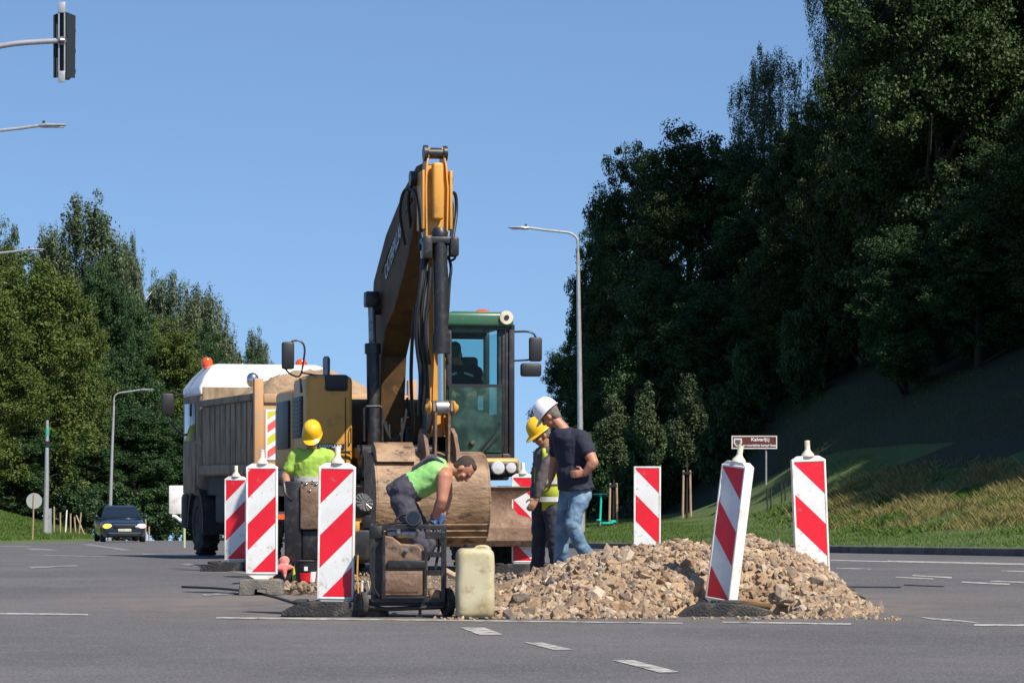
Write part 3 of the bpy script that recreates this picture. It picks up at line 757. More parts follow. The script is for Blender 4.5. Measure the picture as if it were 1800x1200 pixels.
# lean towards the right of the picture
fb.rotation_mode = 'XYZ'
fb.matrix_world = Matrix.Translation(fb.location) @ Matrix.Rotation(R(7.0), 4, 'Y') @ Matrix.Rotation(R(1.5), 4, 'X') @ Matrix.Rotation(R(-49), 4, 'Z')
for ch in fb.children:
    if ch.name.startswith('panel'):
        pass
b = B()
b.prism([(-.40,-.02),(.38,-.02),(.33,.045),(.17,.085),(-.05,.105),(-.2,.10),(-.31,.06)], -.17, .17, 'y')
b.box(-.12, .1, -.10, .10, .09, .12, r=.01)
q = b.build('foot', M['rubber'], None, bevel=.012)
q.parent = fb; q.matrix_parent_inverse = Matrix.Identity(4)
q.matrix_basis = fb.matrix_world.inverted() @ Matrix.Translation(Vector(((1278-900)*22.0/F, 22.0, 0.0)))
beacon(1430, 0, 23.6, 'striped beacon at the right end of the gravel heap, leaning slightly left', down=True, H=1.06, W=.285, yaw=6, tilt=-2.3, lift=.13, dz=.03)

# ------------------------------------------------------------------ wheeled excavator
YAW = 12
ex = thing('wheeled_excavator', 'ochre wheeled excavator facing the road with its stick hanging down and a green-roofed cab', 'excavator', (-1.4, 35.0, road_z(35)), R(YAW))
def ep(px, py, y):         # local coordinates for a picture point at local depth y
    # solve local x so that the point lands on pixel px
    c, s = math.cos(R(YAW)), math.sin(R(YAW)); k = (px-900)/F
    # X = -1.4 + c*x - s*y ; Y = 35 + s*x + c*y ; X = k*Y
    x = (k*(35 + c*y) + 1.4 + s*y)/(c - k*s); Yw = 35 + s*x + c*y
    return Vector((x, y, HC - (py-HZ)*Yw/F - road_z(35)))
# undercarriage
b = B(); b.box(-.42, .80, -1.9, 1.9, .55, .95, r=.04); b.box(-.6, 1.0, -.7, .7, .9, 1.02, r=.03)
b.cyl((-.75,-1.25,.5), (1.13,-1.25,.5), .13); b.cyl((-.75,1.4,.5), (1.13,1.4,.5), .13); b.cyl((.1,.1,.95), (.1,.1,1.18), .55, n=32)
b.box(-.95,-.5,-.5,.8,.45,.9, r=.03); b.box(.85,1.25,-.5,.8,.45,.9, r=.03)
b.build('undercarriage', M['black_metal'], ex, bevel=.01)
for x in (-.80, 1.13):
    for y in (-1.25, 1.4): wheel(ex, (x, y, .51), .5, .28, .28)
# dozer blade: curved plate with a thick cutting edge
b = B(); pr = []
for i in range(9):
    a = -.5+1.15*i/8; pr.append((-2.05-.12*math.cos(a*1.6), .62+.42*math.sin(a)))
pr = [(-2.22,.33),(-2.26,.40),(-2.24,.55),(-2.16,.62),(-2.10,.70),(-2.08,.85),(-2.13,.98),(-2.16,1.02),(-2.11,1.03),(-2.03,.86),(-2.03,.68),(-2.10,.5),(-2.16,.33)]
b.prism(pr, -1.15, 1.33, 'x'); b.box(-1.17,-1.13,-2.26,-2.0,.33,1.04); b.box(1.31,1.35,-2.26,-2.0,.33,1.04)
bl = b.build('dozer_blade', M['brown_metal'], ex, bevel=.006)
b = B(); b.box(-.2,.0,-2.05,-1.5,.5,.75); b.box(.5,.7,-2.05,-1.5,.5,.75); b.build('blade_arm', M['black_metal'], bl)
# deck
b = B(); b.box(-1.2, 1.2, -.95, 2.2, 1.10, 1.24, r=.03); b.box(-.62, .30, -1.05, -.2, 1.12, 1.5, r=.03)
b.build('deck', M['black_metal'], ex)
# engine side housing, left of the boom
b = B(); b.box(-1.22, -.66, -.88, .35, 1.22, 2.36, r=.07, seg=3); b.box(-1.22, -.66, .36, 2.1, 1.22, 2.26, r=.09, seg=3)
hs = b.build('engine_housing', M['ochre'], ex, loc=(0, .26, 0))
b = B(); b.box(-1.00, -.72, -.905, -.6, 2.17, 2.37, r=.03); b.box(-1.12,-.70,-.5,.3,2.34,2.385,r=.015); b.build('black_cap', M['black_plastic'], hs)
b = B(); b.box(-1.245, -1.21, -.55, .25, 1.62, 2.12, r=.01)
for i in range(9): b.box(-1.255,-1.24,-.5,.2,1.66+i*.05,1.685+i*.05)
b.build('air_vent', M['black_plastic'], hs)
b = B(); b.box(-1.255,-1.215,.6,1.7,1.5,2.1,r=.01); b.build('air_vent', M['black_plastic'], hs)
b = B(); b.box(-1.21,-.67,-.892,-.882,1.44,1.452); b.box(-.752,-.744,-.892,-.882,1.25,2.1); b.build('door_seam', M['black_plastic'], hs)
b = B(); b.tube([(-.69,-.88,1.55),(-.69,-.915,1.56),(-.69,-.915,1.72),(-.69,-.88,1.73)], .008); b.build('handle', M['black_metal'], hs)
b = B(); b.box(-1.13,-.765,-.895,-.885,1.478,1.535); nm = b.build('name_strip', M['black_plastic'], hs)
text_mesh('lettering', 'CATERPILLAR', .05, M['white_plastic'], nm, Matrix.Translation((-.955,-.897,1.507)) @ FRONT, width=.32, bold=.0012)
b = B(); b.lathe([(.055,0),(.055,.02),(.045,.05),(.047,.24),(.03,.27),(.001,.275)], (-.84,.35,2.36), n=16); b.build('exhaust_pipe', M['steel'], ex)
# rear body and counterweight
b = B(); b.box(-.64, 1.15, .75, 2.1, 1.22, 2.12, r=.08, seg=3); b.build('rear_body', M['dark_ochre'], ex)
b = B(); b.box(-1.2, 1.2, 2.12, 2.65, 1.05, 2.15, r=.15, seg=4); b.build('counterweight', M['black_metal'], ex)
# cab
cx0, cx1, cy0, cy1, cz0, cz1 = .37, 1.205, -1.22, .35, 1.36, 3.10
b = B()
for x in (cx0, cx1-.07):
    for y, wd in ((cy0, .07), (cy1-.07, .07)): b.box(x, x+.07, y, y+wd, cz0, cz1-.16, r=.012)
b.box(cx0, cx1, cy0, cy1, cz0-.08, cz0+.06, r=.02); b.box(cx0,cx1,cy0,cy0+.05,cz1-.2,cz1-.14); b.box(cx0,cx1,cy1-.05,cy1,cz1-.24,cz1-.14)
b.box(cx1-.20, cx1-.07, cy0+.02, cy0+.10, cz0, cz1-.16, r=.01)
b.box(cx0+.03, cx1-.03, cy1-.04, cy1-.02, cz0, cz0+.62)
b.box(cx1-.05, cx1-.02, cy0+.1, cy1-.1, cz0, cz0+.55)
cab = b.build('cab_frame', M['black_metal'], ex)
b = B(); b.box(cx0-.03, cx1-.02, cy0-.05, cy1+.04, cz1-.17, cz1, r=.04, seg=3); b.box(cx0+.1, cx1-.15, cy0+.1, cy1-.1, cz1-.01, cz1+.02, r=.008)
b.build('cab_roof', M['green_paint'], ex)
b = B(); b.box(cx0+.05, cx1-.19, cy0+.005, cy0+.015, 2.24, cz1-.2); b.box(cx0+.07, cx1-.07, cy1-.03, cy1-.02, 2.0, cz1-.25); 
b.box(cx0+.02, cx0+.026, cy0+.08, cy1-.08, 1.5, cz1-.2); b.box(cx1-.03, cx1-.024, cy0+.08, cy1-.08, 1.9, cz1-.2); b.build('window_pane', M['glass'], cab)
b = B(); b.box(cx0+.03, cx1-.16, cy0-.02, cy0-.008, 1.43, 2.22, r=.003); b.build('lower_windscreen', M['sheen_glass'], cab)
b = B(); b.box(cx0+.02, cx1-.15, cy0-.022, cy0-.006, 2.212, 2.245); b.tube([(cx1-.13,cy0-.03,1.42),(cx1-.12,cy0-.04,1.9),(cx1-.12,cy0-.03,2.9)], .008); b.tube([(.72,cy0-.05,1.40),(.95,cy0-.03,1.66),(1.02,cy0-.03,1.78)], .014); b.tube([(.78,cy0-.05,1.40),(1.0,cy0-.03,1.62)], .01)
b.build('window_bar', M['black_plastic'], cab)
b = B(); b.box(.52,.98,-.15,.0,1.75,2.62,r=.05,seg=3); b.box(.50,1.0,-.55,-.05,1.6,1.78,r=.05,seg=3); b.build('seat', M['black_plastic'], cab)
# bumper with the two round lamps
b = B(); b.box(.36, 1.24, -1.36, -1.22, 1.17, 1.365, r=.045, seg=3); bp_ = b.build('lamp_panel', M['ochre'], ex)
b = B(); b.box(.80, 1.225, -1.375, -1.30, 1.14, 1.335, r=.05, seg=3); b.build('lamp_housing', M['black_plastic'], bp_)
for x, r_ in ((.965,.082),(1.125,.064)):
    b = B(); b.lathe([(r_,0),(r_,.02),(r_*.85,.032),(.001,.04)], (x,-1.372,1.245), axis=(0,-1,0), n=24); b.build('headlight', M['lamp_clear'], bp_)
b = B(); b.lathe([(.09,0),(.09,.012),(.075,.03),(.03,.045),(.001,.048)], ep(848,550,-.9)-Vector((0,0,0)), n=18); b.build('warning_light', M['lamp_orange'], ex)
p = ep(890,558,-1.28)
b = B(); b.cyl(p+Vector((0,.16,0)), p+Vector((0,-.02,0)), .078, .082, n=18); w0 = b.build('work_light', M['cream_plastic'], ex)
b = B(); b.cyl(p+Vector((.0,-.022,0)), p+Vector((.0,-.03,0)), .03, n=14); b.build('lamp_lens', M['glass_dark'], w0)
# mirrors on the cab side
b = B(); a0 = ep(902,583,-1.2); a1 = ep(930,582,-1.25); a2 = ep(941,588,-1.25); a3 = ep(943,603,-1.25)
b.tube([a0,a1,a2,a3], .012, smooth=2); b.tube([ep(902,634,-1.2), ep(938,632,-1.25), ep(943,620,-1.25)], .011, smooth=1)
mr = b.build('mirror_arm', M['black_metal'], ex)
c = ep(941.5,614,-1.27); b = B(); b.box(c.x-.082,c.x+.075,c.y-.04,c.y+.03,c.z-.145,c.z+.145,r=.025); b.build('mirror', M['black_plastic'], mr)
c = ep(933.5,650,-1.27); b = B(); b.box(c.x-.13,c.x+.125,c.y-.04,c.y+.04,c.z-.08,c.z+.08,r=.03); b.build('mirror', M['black_plastic'], mr)
# mirror on the far left corner
c = ep(506,625,-.6)
b = B(); b.tube([ep(512,600,-.6),ep(526,597,-.6),ep(537,608,-.6),ep(533,640,-.6),ep(528,664,-.6),ep(510,658,-.6),ep(499,645,-.6),ep(498,610,-.6)], .012, smooth=2)
b.tube([ep(528,664,-.6), ep(530,690,-.6)], .015); b.tube([ep(531,655,-.6), ep(560,660,-.3), ep(572,672,-.1)], .01, smooth=1)
mr2 = b.build('mirror_arm', M['black_metal'], ex)
b = B(); b.box(c.x-.075,c.x+.075,c.y-.04,c.y+.03,c.z-.165,c.z+.165,r=.025); b.build('mirror', M['black_plastic'], mr2)
# boom: vertical lower length, forward leaning upper length
BX = -.12
def boom_len(pts, half, name, mt, taper=None):
    b = B(); rings = []
    for k, (y0, z0, y1, z1) in enumerate(pts):     # back and front edge at each station
        hw = half[k]
        rings.append([b.bm.verts.new(v) for v in ((BX-hw,y0,z0),(BX+hw,y0,z0),(BX+hw,y1,z1),(BX-hw,y1,z1))])
    b.skin(rings); return b.build(name, mt, ex, smooth=30, bevel=.012)
bm_ = boom_len([(.30,1.35,-.25,1.30),(.36,2.2,-.28,2.0),(.36,3.0,-.40,2.60),(.14,3.55,-.78,2.92),(-.75,4.05,-1.36,3.12),(-2.0,4.48,-2.24,3.66),(-2.72,4.66,-2.84,4.25),(-2.95,4.66,-2.98,4.38)],
         [.13,.15,.155,.165,.16,.15,.14,.13], 'boom', M['boom_paint'])
a_ = R(22.6); e1, e2, e3 = Vector((0,-math.cos(a_),math.sin(a_))), Vector((0,math.sin(a_),math.cos(a_))), Vector((-1,0,0))
LM = Matrix((e1, e2, e3)).transposed().to_4x4(); LM.translation = Vector((BX-.172,-1.35,3.80))
text_mesh('lettering', 'CATERPILLAR', .26, M['steel'], bm_, LM, width=1.25, bold=.004)
for y_, z_, r_, w_ in ((-.35,3.2,.09,.24),(-2.88,4.50,.085,.24),(.0,1.5,.12,.3)):
    b = B(); b.cyl((BX-w_,y_,z_),(BX+w_,y_,z_),r_); b.build('boom_pin', M['black_metal'], bm_)
for s_ in (-1, 1):
    b = B(); b.box(BX+s_*.215-.045,BX+s_*.215+.045,-.2,.25,1.15,1.75,r=.02); b.build('boom_bracket', M['black_metal'], bm_)
# lift cylinders on both sides of the boom
for x in (-.40, .25):
    lo, mid, hi = Vector((x,-.62,1.45)), Vector((x-.0,-.50,2.72)), Vector((x+.01,-.36,3.30))
    b = B(); b.cyl(lo, mid, .078, n=18); b.cyl(lo+(mid-lo)*.93, mid+Vector((0,0,.03)), .098, n=18); b.cyl(lo-Vector((.08,0,0)), lo+Vector((.08,0,0)), .09)
    lc = b.build('lift_cylinder', M['black_metal'], ex)
    b = B(); b.cyl(mid, hi, .046, n=14); b.build('piston_rod', M['steel'], lc)
    b = B(); b.box(hi.x-.085,hi.x+.085,hi.y-.1,hi.y+.1,hi.z-.1,hi.z+.09,r=.02); b.build('rod_eye', M['black_metal'], lc)
# stick with its two lit side plates
SX = BX+.005
st_pts = [(-3.02,4.82,-3.18,4.82),(-2.87,4.62,-3.22,4.62),(-2.72,4.35,-3.25,4.35),(-2.85,3.7,-3.24,3.7),(-2.98,3.0,-3.26,3.0),(-3.05,2.3,-3.28,2.3),(-3.10,1.62,-3.30,1.58)]
b = B()
for sgn in (-1, 1):
    rings = []
    for (y0,z0,y1,z1), o_ in zip(st_pts, (.085,.12,.135,.125,.105,.092,.085)):
        xa, xb = SX+sgn*(o_-.022), SX+sgn*o_
        rings.append([b.bm.verts.new(v) for v in ((xa,y0,z0),(xb,y0,z0),(xb,y1,z1),(xa,y1,z1))])
    b.skin(rings)
rings = []
for (y0,z0,y1,z1), o_ in zip(st_pts[1:], (.12,.135,.125,.105,.092,.085)):
    rings.append([b.bm.verts.new(v) for v in ((SX-o_+.02,y0+.02,z0),(SX+o_-.02,y0+.02,z0),(SX+o_-.02,y1+.045,z1),(SX-o_+.02,y1+.045,z1))])
b.skin(rings)
sk = b.build('stick', M['ochre'], ex, smooth=30, bevel=.006)
b = B(); b.box(SX-.062,SX+.062,-3.33,-3.2,4.0,4.64,r=.03,seg=3); b.box(SX-.17,SX-.142,-3.26,-2.9,3.9,4.56,r=.01); b.box(SX+.142,SX+.175,-3.26,-2.9,3.9,4.56,r=.01); b.build('bracket', M['ochre'], sk)
b = B(); b.cyl((SX-.085,-3.14,4.76),(SX+.085,-3.14,4.76),.062, n=20); b.cyl((SX-.135,-3.14,4.76),(SX-.09,-3.14,4.76),.09,n=20); b.cyl((SX+.09,-3.14,4.76),(SX+.13,-3.14,4.76),.085,n=20); b.build('top_pin', M['black_metal'], sk)
# bucket cylinder in front of the stick
b = B(); b.cyl((SX,-3.41,3.82),(SX,-3.50,2.52), .082, n=20); b.lathe([(.09,.0),(.095,.05),(.07,.10),(.001,.11)], (SX,-3.41,3.80), axis=(0,0.05,1), n=16)
b.cyl((SX,-3.49,2.72),(SX,-3.50,2.50), .10, n=20); b.box(SX-.2,SX+.2,-3.5,-3.24,3.72,3.80,r=.02); b.box(SX-.2,SX-.1,-3.52,-3.36,3.55,3.8,r=.025); b.box(SX+.1,SX+.2,-3.52,-3.36,3.58,3.8,r=.025)
bc = b.build('bucket_cylinder', M['black_metal'], ex)
b = B(); b.cyl((SX,-3.5,2.5),(SX,-3.52,1.98), .042, n=16); b.build('piston_rod', M['chrome'], bc)
b = B(); b.cyl((SX-.07,-3.53,1.9),(SX+.07,-3.53,1.9), .085, n=20); b.build('rod_eye', M['steel'], bc)
# bucket linkage
b = B()
for s_ in (-1, 1):
    b.prism([(-3.60,1.98),(-3.45,1.98),(-3.22,1.72),(-3.24,1.62),(-3.42,1.70),(-3.62,1.86)], SX+s_*.10-.015, SX+s_*.10+.015, 'x')
    b.prism([(-3.60,1.95),(-3.47,1.95),(-3.40,1.30),(-3.56,1.28)], SX+s_*.075-.014, SX+s_*.075+.014, 'x')
b.cyl((SX-.15,-3.53,1.9),(SX+.15,-3.53,1.9), .04)
lk = b.build('linkage', M['brown_metal'], ex, bevel=.004)
for s_ in (-1, 1):
    b = B(); b.lathe([(.075,0),(.08,.015),(.05,.035),(.03,.06),(.001,.065)], (SX+s_*.125,-3.53,1.9), axis=(s_,0,0), n=18); b.build('pin_cap', M['ochre'], lk)
# bucket: rounded back towards the camera
BC = -.235; hw = .63
prof_o = [(-3.10,1.42),(-3.30,1.40),(-3.50,1.33),(-3.62,1.20),(-3.69,1.02),(-3.71,.84),(-3.67,.66),(-3.56,.50),(-3.40,.40),(-3.2,.37),(-3.0,.42)]
prof_i = [(-2.98,.46),(-3.18,.41),(-3.37,.44),(-3.52,.53),(-3.62,.68),(-3.66,.84),(-3.64,1.01),(-3.58,1.17),(-3.47,1.29),(-3.29,1.355),(-3.10,1.375)]
b = B(); b.prism(prof_o+prof_i, BC-hw, BC+hw, 'x')
for s_ in (-1, 1): b.prism([p_ for p_ in prof_o]+[(-2.9,.46),(-2.85,1.38)], BC+s_*hw-.014, BC+s_*hw+.014, 'x')
for i in range(5):
    z_ = .5+.035*i
for k in range(3): b.box(BC-hw+.03, BC+hw-.03, -3.70+.02*k-.012, -3.66, .60-.07*k, .615-.07*k)
bk = b.build('bucket', M['bucket_steel'], ex, smooth=40, bevel=.004)
b = B()
for s_ in (-.17,.17): b.prism([(-3.05,1.40),(-3.62,1.28),(-3.60,1.42),(-3.45,1.60),(-3.25,1.68),(-3.1,1.6)], SX+s_-.022, SX+s_+.022, 'x')
b.build('bucket_ear', M['brown_metal'], bk, bevel=.004)
b = B(); b.prism([(-3.60,1.30),(-3.52,1.44),(-3.36,1.52),(-3.2,1.46),(-3.2,1.35)], BC-hw+.01, BC-.18, 'x'); b.build('lifting_plate', M['bucket_steel'], bk, bevel=.006)
b = B()
for i in range(5):
    x = BC-hw+.09+i*(2*hw-.18)/4; b.prism([(-3.0,.40),(-2.98,.5),(-2.78,.52),(-2.76,.49)], x-.05, x+.05, 'x')
b.build('bucket_teeth', M['steel'], bk)
# hydraulic hoses
def hose(pts, r=.018, sm=2, parent=ex, name='hydraulic_hose'):
    b = B(); b.tube(pts, r, smooth=sm, n=7); return b.build(name, M['hose'], parent, smooth=60)
hose([ep(712,430,-2.3),ep(701,375,-2.5),ep(708,335,-2.6),ep(722,330,-2.7),ep(735,345,-3.0),ep(741,420,-3.25),ep(752,450,-3.3)])
hose([ep(722,400,-2.4),ep(716,345,-2.6),ep(726,320,-2.7),ep(738,300,-2.9),ep(742,330,-3.1),ep(738,440,-3.2)], .02)
hose([ep(792,340,-3.1),ep(801,338,-3.05),ep(803,370,-3.0),ep(799,400,-3.1),ep(792,440,-3.2)], .02)
hose([ep(790,345,-3.15),ep(797,360,-3.15),ep(795,395,-3.2),ep(790,440,-3.25)], .016)
hose([ep(795,440,-3.3),ep(801,445,-3.35),ep(800,455,-3.35),ep(793,458,-3.3)], .014)
hose([ep(742,455,-3.35),ep(740,500,-3.4),ep(735,540,-3.4),ep(738,600,-3.4),ep(748,650,-3.35),ep(744,720,-3.3)], .02)
hose([ep(751,450,-3.35),ep(750,490,-3.42),ep(742,530,-3.42),ep(741,575,-3.4),ep(750,625,-3.35),ep(752,700,-3.3)], .02)
hose([ep(788,450,-3.3),ep(794,470,-3.35),ep(790,495,-3.35),ep(787,560,-3.35),ep(780,600,-3.35),ep(788,640,-3.3)], .018)
hose([ep(730,540,-2.9),ep(724,600,-2.6),ep(722,680,-2.0),ep(728,760,-1.5),ep(715,800,-1.0)], .022)
for k in range(3): hose([ep(672+k*6,735+k*6,-.5),ep(685,775+k*8,-.9),ep(705,772-k*5,-1.1),ep(712,740,-.8),ep(716,700,-.4)], .016)
hose([ep(672,478,-.5),ep(684,440,-1.0),ep(703,395,-1.6),ep(714,372,-2.1),ep(724,350,-2.5)], .018)
hose([ep(700,520,-.6),ep(735,440,-2.0),ep(748,410,-2.7)], .02)
hose([ep(745,455,-3.38),ep(738,520,-3.44),ep(731,560,-3.40),ep(733,610,-3.36),ep(741,660,-3.34),ep(737,730,-3.2)], .026)
hose([ep(757,470,-3.45),ep(754,520,-3.47),ep(748,560,-3.46),ep(748,600,-3.46),ep(755,640,-3.4)], .022)
hose([ep(784,470,-3.42),ep(787,530,-3.42),ep(783,590,-3.42),ep(778,640,-3.4),ep(776,680,-3.4)], .022)
# rails and platform in front of the boom foot
b = B(); b.tube([ep(640,775,-1.05),ep(640,718,-1.05),ep(644,714,-1.05),ep(668,714,-1.05),ep(672,718,-1.05),ep(672,775,-1.05)], .014)
b.tube([ep(706,795,-1.1),ep(706,735,-1.1),ep(718,733,-1.1)], .014); b.build('hand_rail', M['black_metal'], ex)
b = B(); b.box(-.62,-.30,-1.15,-.9,1.36,1.42,r=.01); b.box(-.66,.32,-1.0,-.95,1.42,1.52); b.build('step', M['black_metal'], ex)
b = B(); b.ball(ep(791,787,-2.0), .03); b.build('marker_knob', M['stripe_pink'], ex)

# ------------------------------------------------------------------ tipper truck
tk = thing('tipper_truck', 'dusty tan tipper truck heaped with sand, seen from behind beside the excavator', 'truck', (-3.92, 44.0, road_z(46.5)), R(17.3))
b = B()
wi, ln, zb, zt = 2.45, 4.5, 1.40, 2.60
b.box(0, .06, .05, ln, zb, zt); b.box(wi-.06, wi, .05, ln, zb, zt); b.box(.0, wi, ln-.06, ln, zb, zt+.25); b.box(.0, wi, .05, ln, zb-.06, zb)
for y in np.arange(.45, ln-.3, .42): b.box(-.014, .0, y, y+.27, zb+.12, zt-.1, r=.008)
b.box(-.06, .04, .02, ln, zt-.09, zt+.02, r=.015); b.box(-.06, .04, .02, ln, zb-.04, zb+.12, r=.015); b.box(wi-.04, wi+.06, .02, ln, zt-.09, zt+.02, r=.015)
bd = b.build('tipper_bed', M['truck_bed'], tk)
for x_ in (-.08, wi-.07):
    b = B(); b.box(x_, x_+.15, -.06, .06, zb-.1, zt+.24, r=.02); b.build('corner_post', M['truck_orange'], bd)
b = B(); b.box(.07, wi-.07, -.03, .03, zb, zt, r=.01)
b.box(.07, wi-.07, -.07, -.03, zt-.14, zt, r=.015); b.box(.07, wi-.07, -.07, -.03, zb, zb+.12, r=.015)
for x in (.62, 1.2, 1.8): b.box(x, x+.08, -.07, -.03, zb+.12, zt-.14, r=.01)
tg = b.build('tailgate', M['truck_orange'], tk)
b = B(); b.box(.10, .56, -.045, -.034, zb+.18, zt-.24); pn = b.build('marker_board', M['white_film'], tg)
for k in range(4):
    b = B(); z_ = zb+.20+k*.20; b.poly([(.13,-.047,z_),(.36,-.047,z_+.16),(.36,-.047,z_+.28 if k<3 else z_+.16),(.13,-.047,z_+.12)], [(0,1,2,3)]); b.build('marker_stripe', M['stripe_pink'] if k % 2 == 0 else M['stripe_yellow'], pn, smooth=0)
# sand load
sb = B(); nx, ny = 26, 40; VV = []
for j in range(ny+1):
    for i in range(nx+1):
        x = .07+(wi-.14)*i/nx; y = .06+(ln-.14)*j/ny; u = 1-abs(2*i/nx-1)**2.2; v = 1-abs(2*j/ny-1)**3
        z = zt-.16 + .74*u*v*(1-.3*abs(j/ny-.3))*(.78+.35*mnoise.noise(Vector((x*1.1,y*.9,4)))) + .11*mnoise.noise(Vector((x*3,y*3,1)))*u*v + .05*mnoise.noise(Vector((x*8,y*8,1))) 
        VV.append((x,y,z))
sb.poly([Vector(v) for v in VV], [(j*(nx+1)+i,j*(nx+1)+i+1,(j+1)*(nx+1)+i+1,(j+1)*(nx+1)+i) for j in range(ny) for i in range(nx)])
tag(sb.build('sand_load', M['sand'], None, smooth=80), 'heap of brown sand lying in the tipper truck bed', 'sand', kind='stuff')
sl_ = [o for o in bpy.data.objects if o.name.startswith('sand_load')][0]
sl_.location = tk.location; sl_.rotation_euler = tk.rotation_euler
# cab
b = B(); cy = 4.75
b.box(.0, 2.45, cy, cy+1.55, 1.0, 2.75, r=.08, seg=3)
tcab = b.build('truck_cab', M['truck_bed'], tk)
b = B()
rings = []
for z, i0, j0, j1 in ((2.72,0,0,0),(2.86,.0,.0,.02),(3.05,.10,.06,.30),(3.22,.24,.14,.62),(3.27,.36,.26,.75)):
    rings.append([b.bm.verts.new(v) for v in ((i0,cy+j0,z),(2.45-i0,cy+j0,z),(2.45-i0,cy+1.55-j1,z),(i0,cy+1.55-j1,z))])
b.skin(rings); b.build('cab_roof', M['truck_white'], tcab, smooth=25, bevel=.03)
b = B(); b.box(-.012,.02,cy+.35,cy+1.3,1.95,2.6,r=.005); b.box(.25,1.1,cy-.012,cy+.02,2.32,2.66,r=.005); b.box(1.35,2.2,cy-.012,cy+.02,2.32,2.66,r=.005); b.build('window', M['glass_dark'], tcab)
b = B(); b.box(-.02,.0,cy+.28,cy+1.4,1.05,1.9,r=.004); b.box(-.035,-.02,cy+.35,cy+.5,1.7,1.74); b.build('door', M['truck_bed'], tcab)
b = B()
for xx in np.arange(.2,2.3,.14): b.box(xx,xx+.015,cy-.14,cy-.12,2.25,2.82)
b.box(.15,2.3,cy-.15,cy-.12,2.78,2.83); b.box(.15,2.3,cy-.15,cy-.12,2.5,2.53); b.build('guard_grille', M['truck_orange'], tcab)
b = B(); b.tube([(.0,cy+1.45,2.75),(-.24,cy+1.6,2.86),(-.25,cy+1.6,2.3),(0,cy+1.45,2.05)], .015, smooth=1); ma = b.build('mirror_arm', M['black_metal'], tcab)
b = B(); b.box(-.36,-.14,cy+1.55,cy+1.62,2.42,2.8,r=.03); b.build('mirror', M['black_plastic'], ma)
for x, y in ((.25,cy+.6),(1.95,cy+.75)):
    b = B(); b.lathe([(.09,0),(.09,.05),(.10,.06),(.10,.13),(.07,.18),(.001,.2)], (x,y,3.2), n=18); b.build('warning_light', M['lamp_orange'], tk)
b = B(); b.cyl((.86,4.5,2.86),(.86,4.5,2.72),.02); b.ball((.86,4.45,2.98), .115, .09, .13); b.build('work_light', M['chrome'], tk)
# chassis, fenders, wheels
b = B(); b.box(.75,1.7,.1,6.3,.75,1.05); b.box(.12,.7,2.4,4.0,.55,1.15,r=.05); b.box(1.75,2.3,2.4,4.0,.55,1.15,r=.05); b.box(.05,2.4,-.02,.1,.62,.78,r=.02)
b.box(-.02,2.47,5.9,6.38,.42,1.05,r=.08); b.box(0.1,2.35,.1,4.6,1.02,1.34)
b.cyl((.2,1.55,.52),(2.25,1.55,.52),.1); b.cyl((.2,5.1,.52),(2.25,5.1,.52),.09)
ch_ = b.build('chassis', M['truck_dark'], tk)
for x in (.02, 2.08):
    b = B(); pts_o = [(5.1+.72*math.cos(a), .52+.68*math.sin(a)) for a in np.linspace(-.1, PI+.25, 14)]; pts_i = [(5.1+.62*math.cos(a), .52+.60*math.sin(a)) for a in np.linspace(PI+.25, -.1, 14)]
    b.prism(pts_o+pts_i, x-.03, x+.38, 'x'); b.build('mudguard', M['truck_dark'], ch_)
    for y0 in (1.0,):
        b = B(); pts_o = [(1.55+.70*math.cos(a), .52+.66*math.sin(a)) for a in np.linspace(.1, PI-.1, 14)]; pts_i = [(1.55+.66*math.cos(a), .52+.62*math.sin(a)) for a in np.linspace(PI-.1, .1, 14)]
        b.prism(pts_o+pts_i, x-.03, x+.42, 'x'); b.build('mudguard', M['truck_dark'], ch_)
for x in (.18, 2.27): wheel(tk, (x, 5.1, .52), .52, .30, .29)
for x in (.16, .50, 1.95, 2.29): wheel(tk, (x, 1.55, .52), .52, .27, .29)
b = B(); b.box(.15,.45,-.045,-.015,.66,.74); b.build('tail_light', M['lamp_orange'], ch_)

# ------------------------------------------------------------------ dark car coming over the crest
M['car_paint'] = mat('dark_blue_car_paint', (.012,.022,.042), .28, .3, coat=.7)
M['head_on'] = mat('lit_headlamp', (.9,.55,.4), .3, emit=(1,.42,.36), es=1.6)
M['indicator_on'] = mat('lit_indicator', (.9,.4,.05), .3, emit=(1,.42,.04), es=2.0)
M['car_dark'] = mat('car_dark_plastic', (.012,.012,.013), .5)
M['plate'] = mat('number_plate', (.5,.52,.44), .5, c2=(.42,.46,.2), scale=6)
car = thing('parked_car', 'dark blue car with one amber and one pinkish lamp lit, coming over the crest', 'car', ((210-900)*114/F, 114, road_z(114)), R(13))
car.name = 'car'
b = B(); rings = []
# stations along the length, front towards -y: (y, half width, z low, z belt)
for y, hw_, zl, zh in ((-2.25,.55,.35,.62),(-2.18,.74,.26,.72),(-1.95,.85,.22,.80),(-1.2,.88,.20,.90),(-.7,.88,.20,.95),(.8,.88,.20,.97),(1.6,.87,.22,.98),(2.1,.83,.28,.95),(2.25,.70,.36,.85)):
    rings.append([b.bm.verts.new(v) for v in ((-hw_*.9,y,zl),(hw_*.9,y,zl),(hw_,y,zl+.15),(hw_,y,zh-.12),(hw_*.93,y,zh-.02),(hw_*.6,y,zh+.02),(-hw_*.6,y,zh+.02),(-hw_*.93,y,zh-.02),(-hw_,y,zh-.12),(-hw_,y,zl+.15))])
b.skin(rings); cb = b.build('body', M['car_paint'], car, smooth=40)
b = B(); rings = []
for z, f, r_, hw_ in ((.93,-1.0,1.95,.80),(1.2,-.62,1.8,.72),(1.40,-.25,1.55,.62),(1.46,.1,1.3,.55)):
    rings.append([b.bm.verts.new(v) for v in ((-hw_,f,z),(hw_,f,z),(hw_,r_,z),(-hw_,r_,z))])
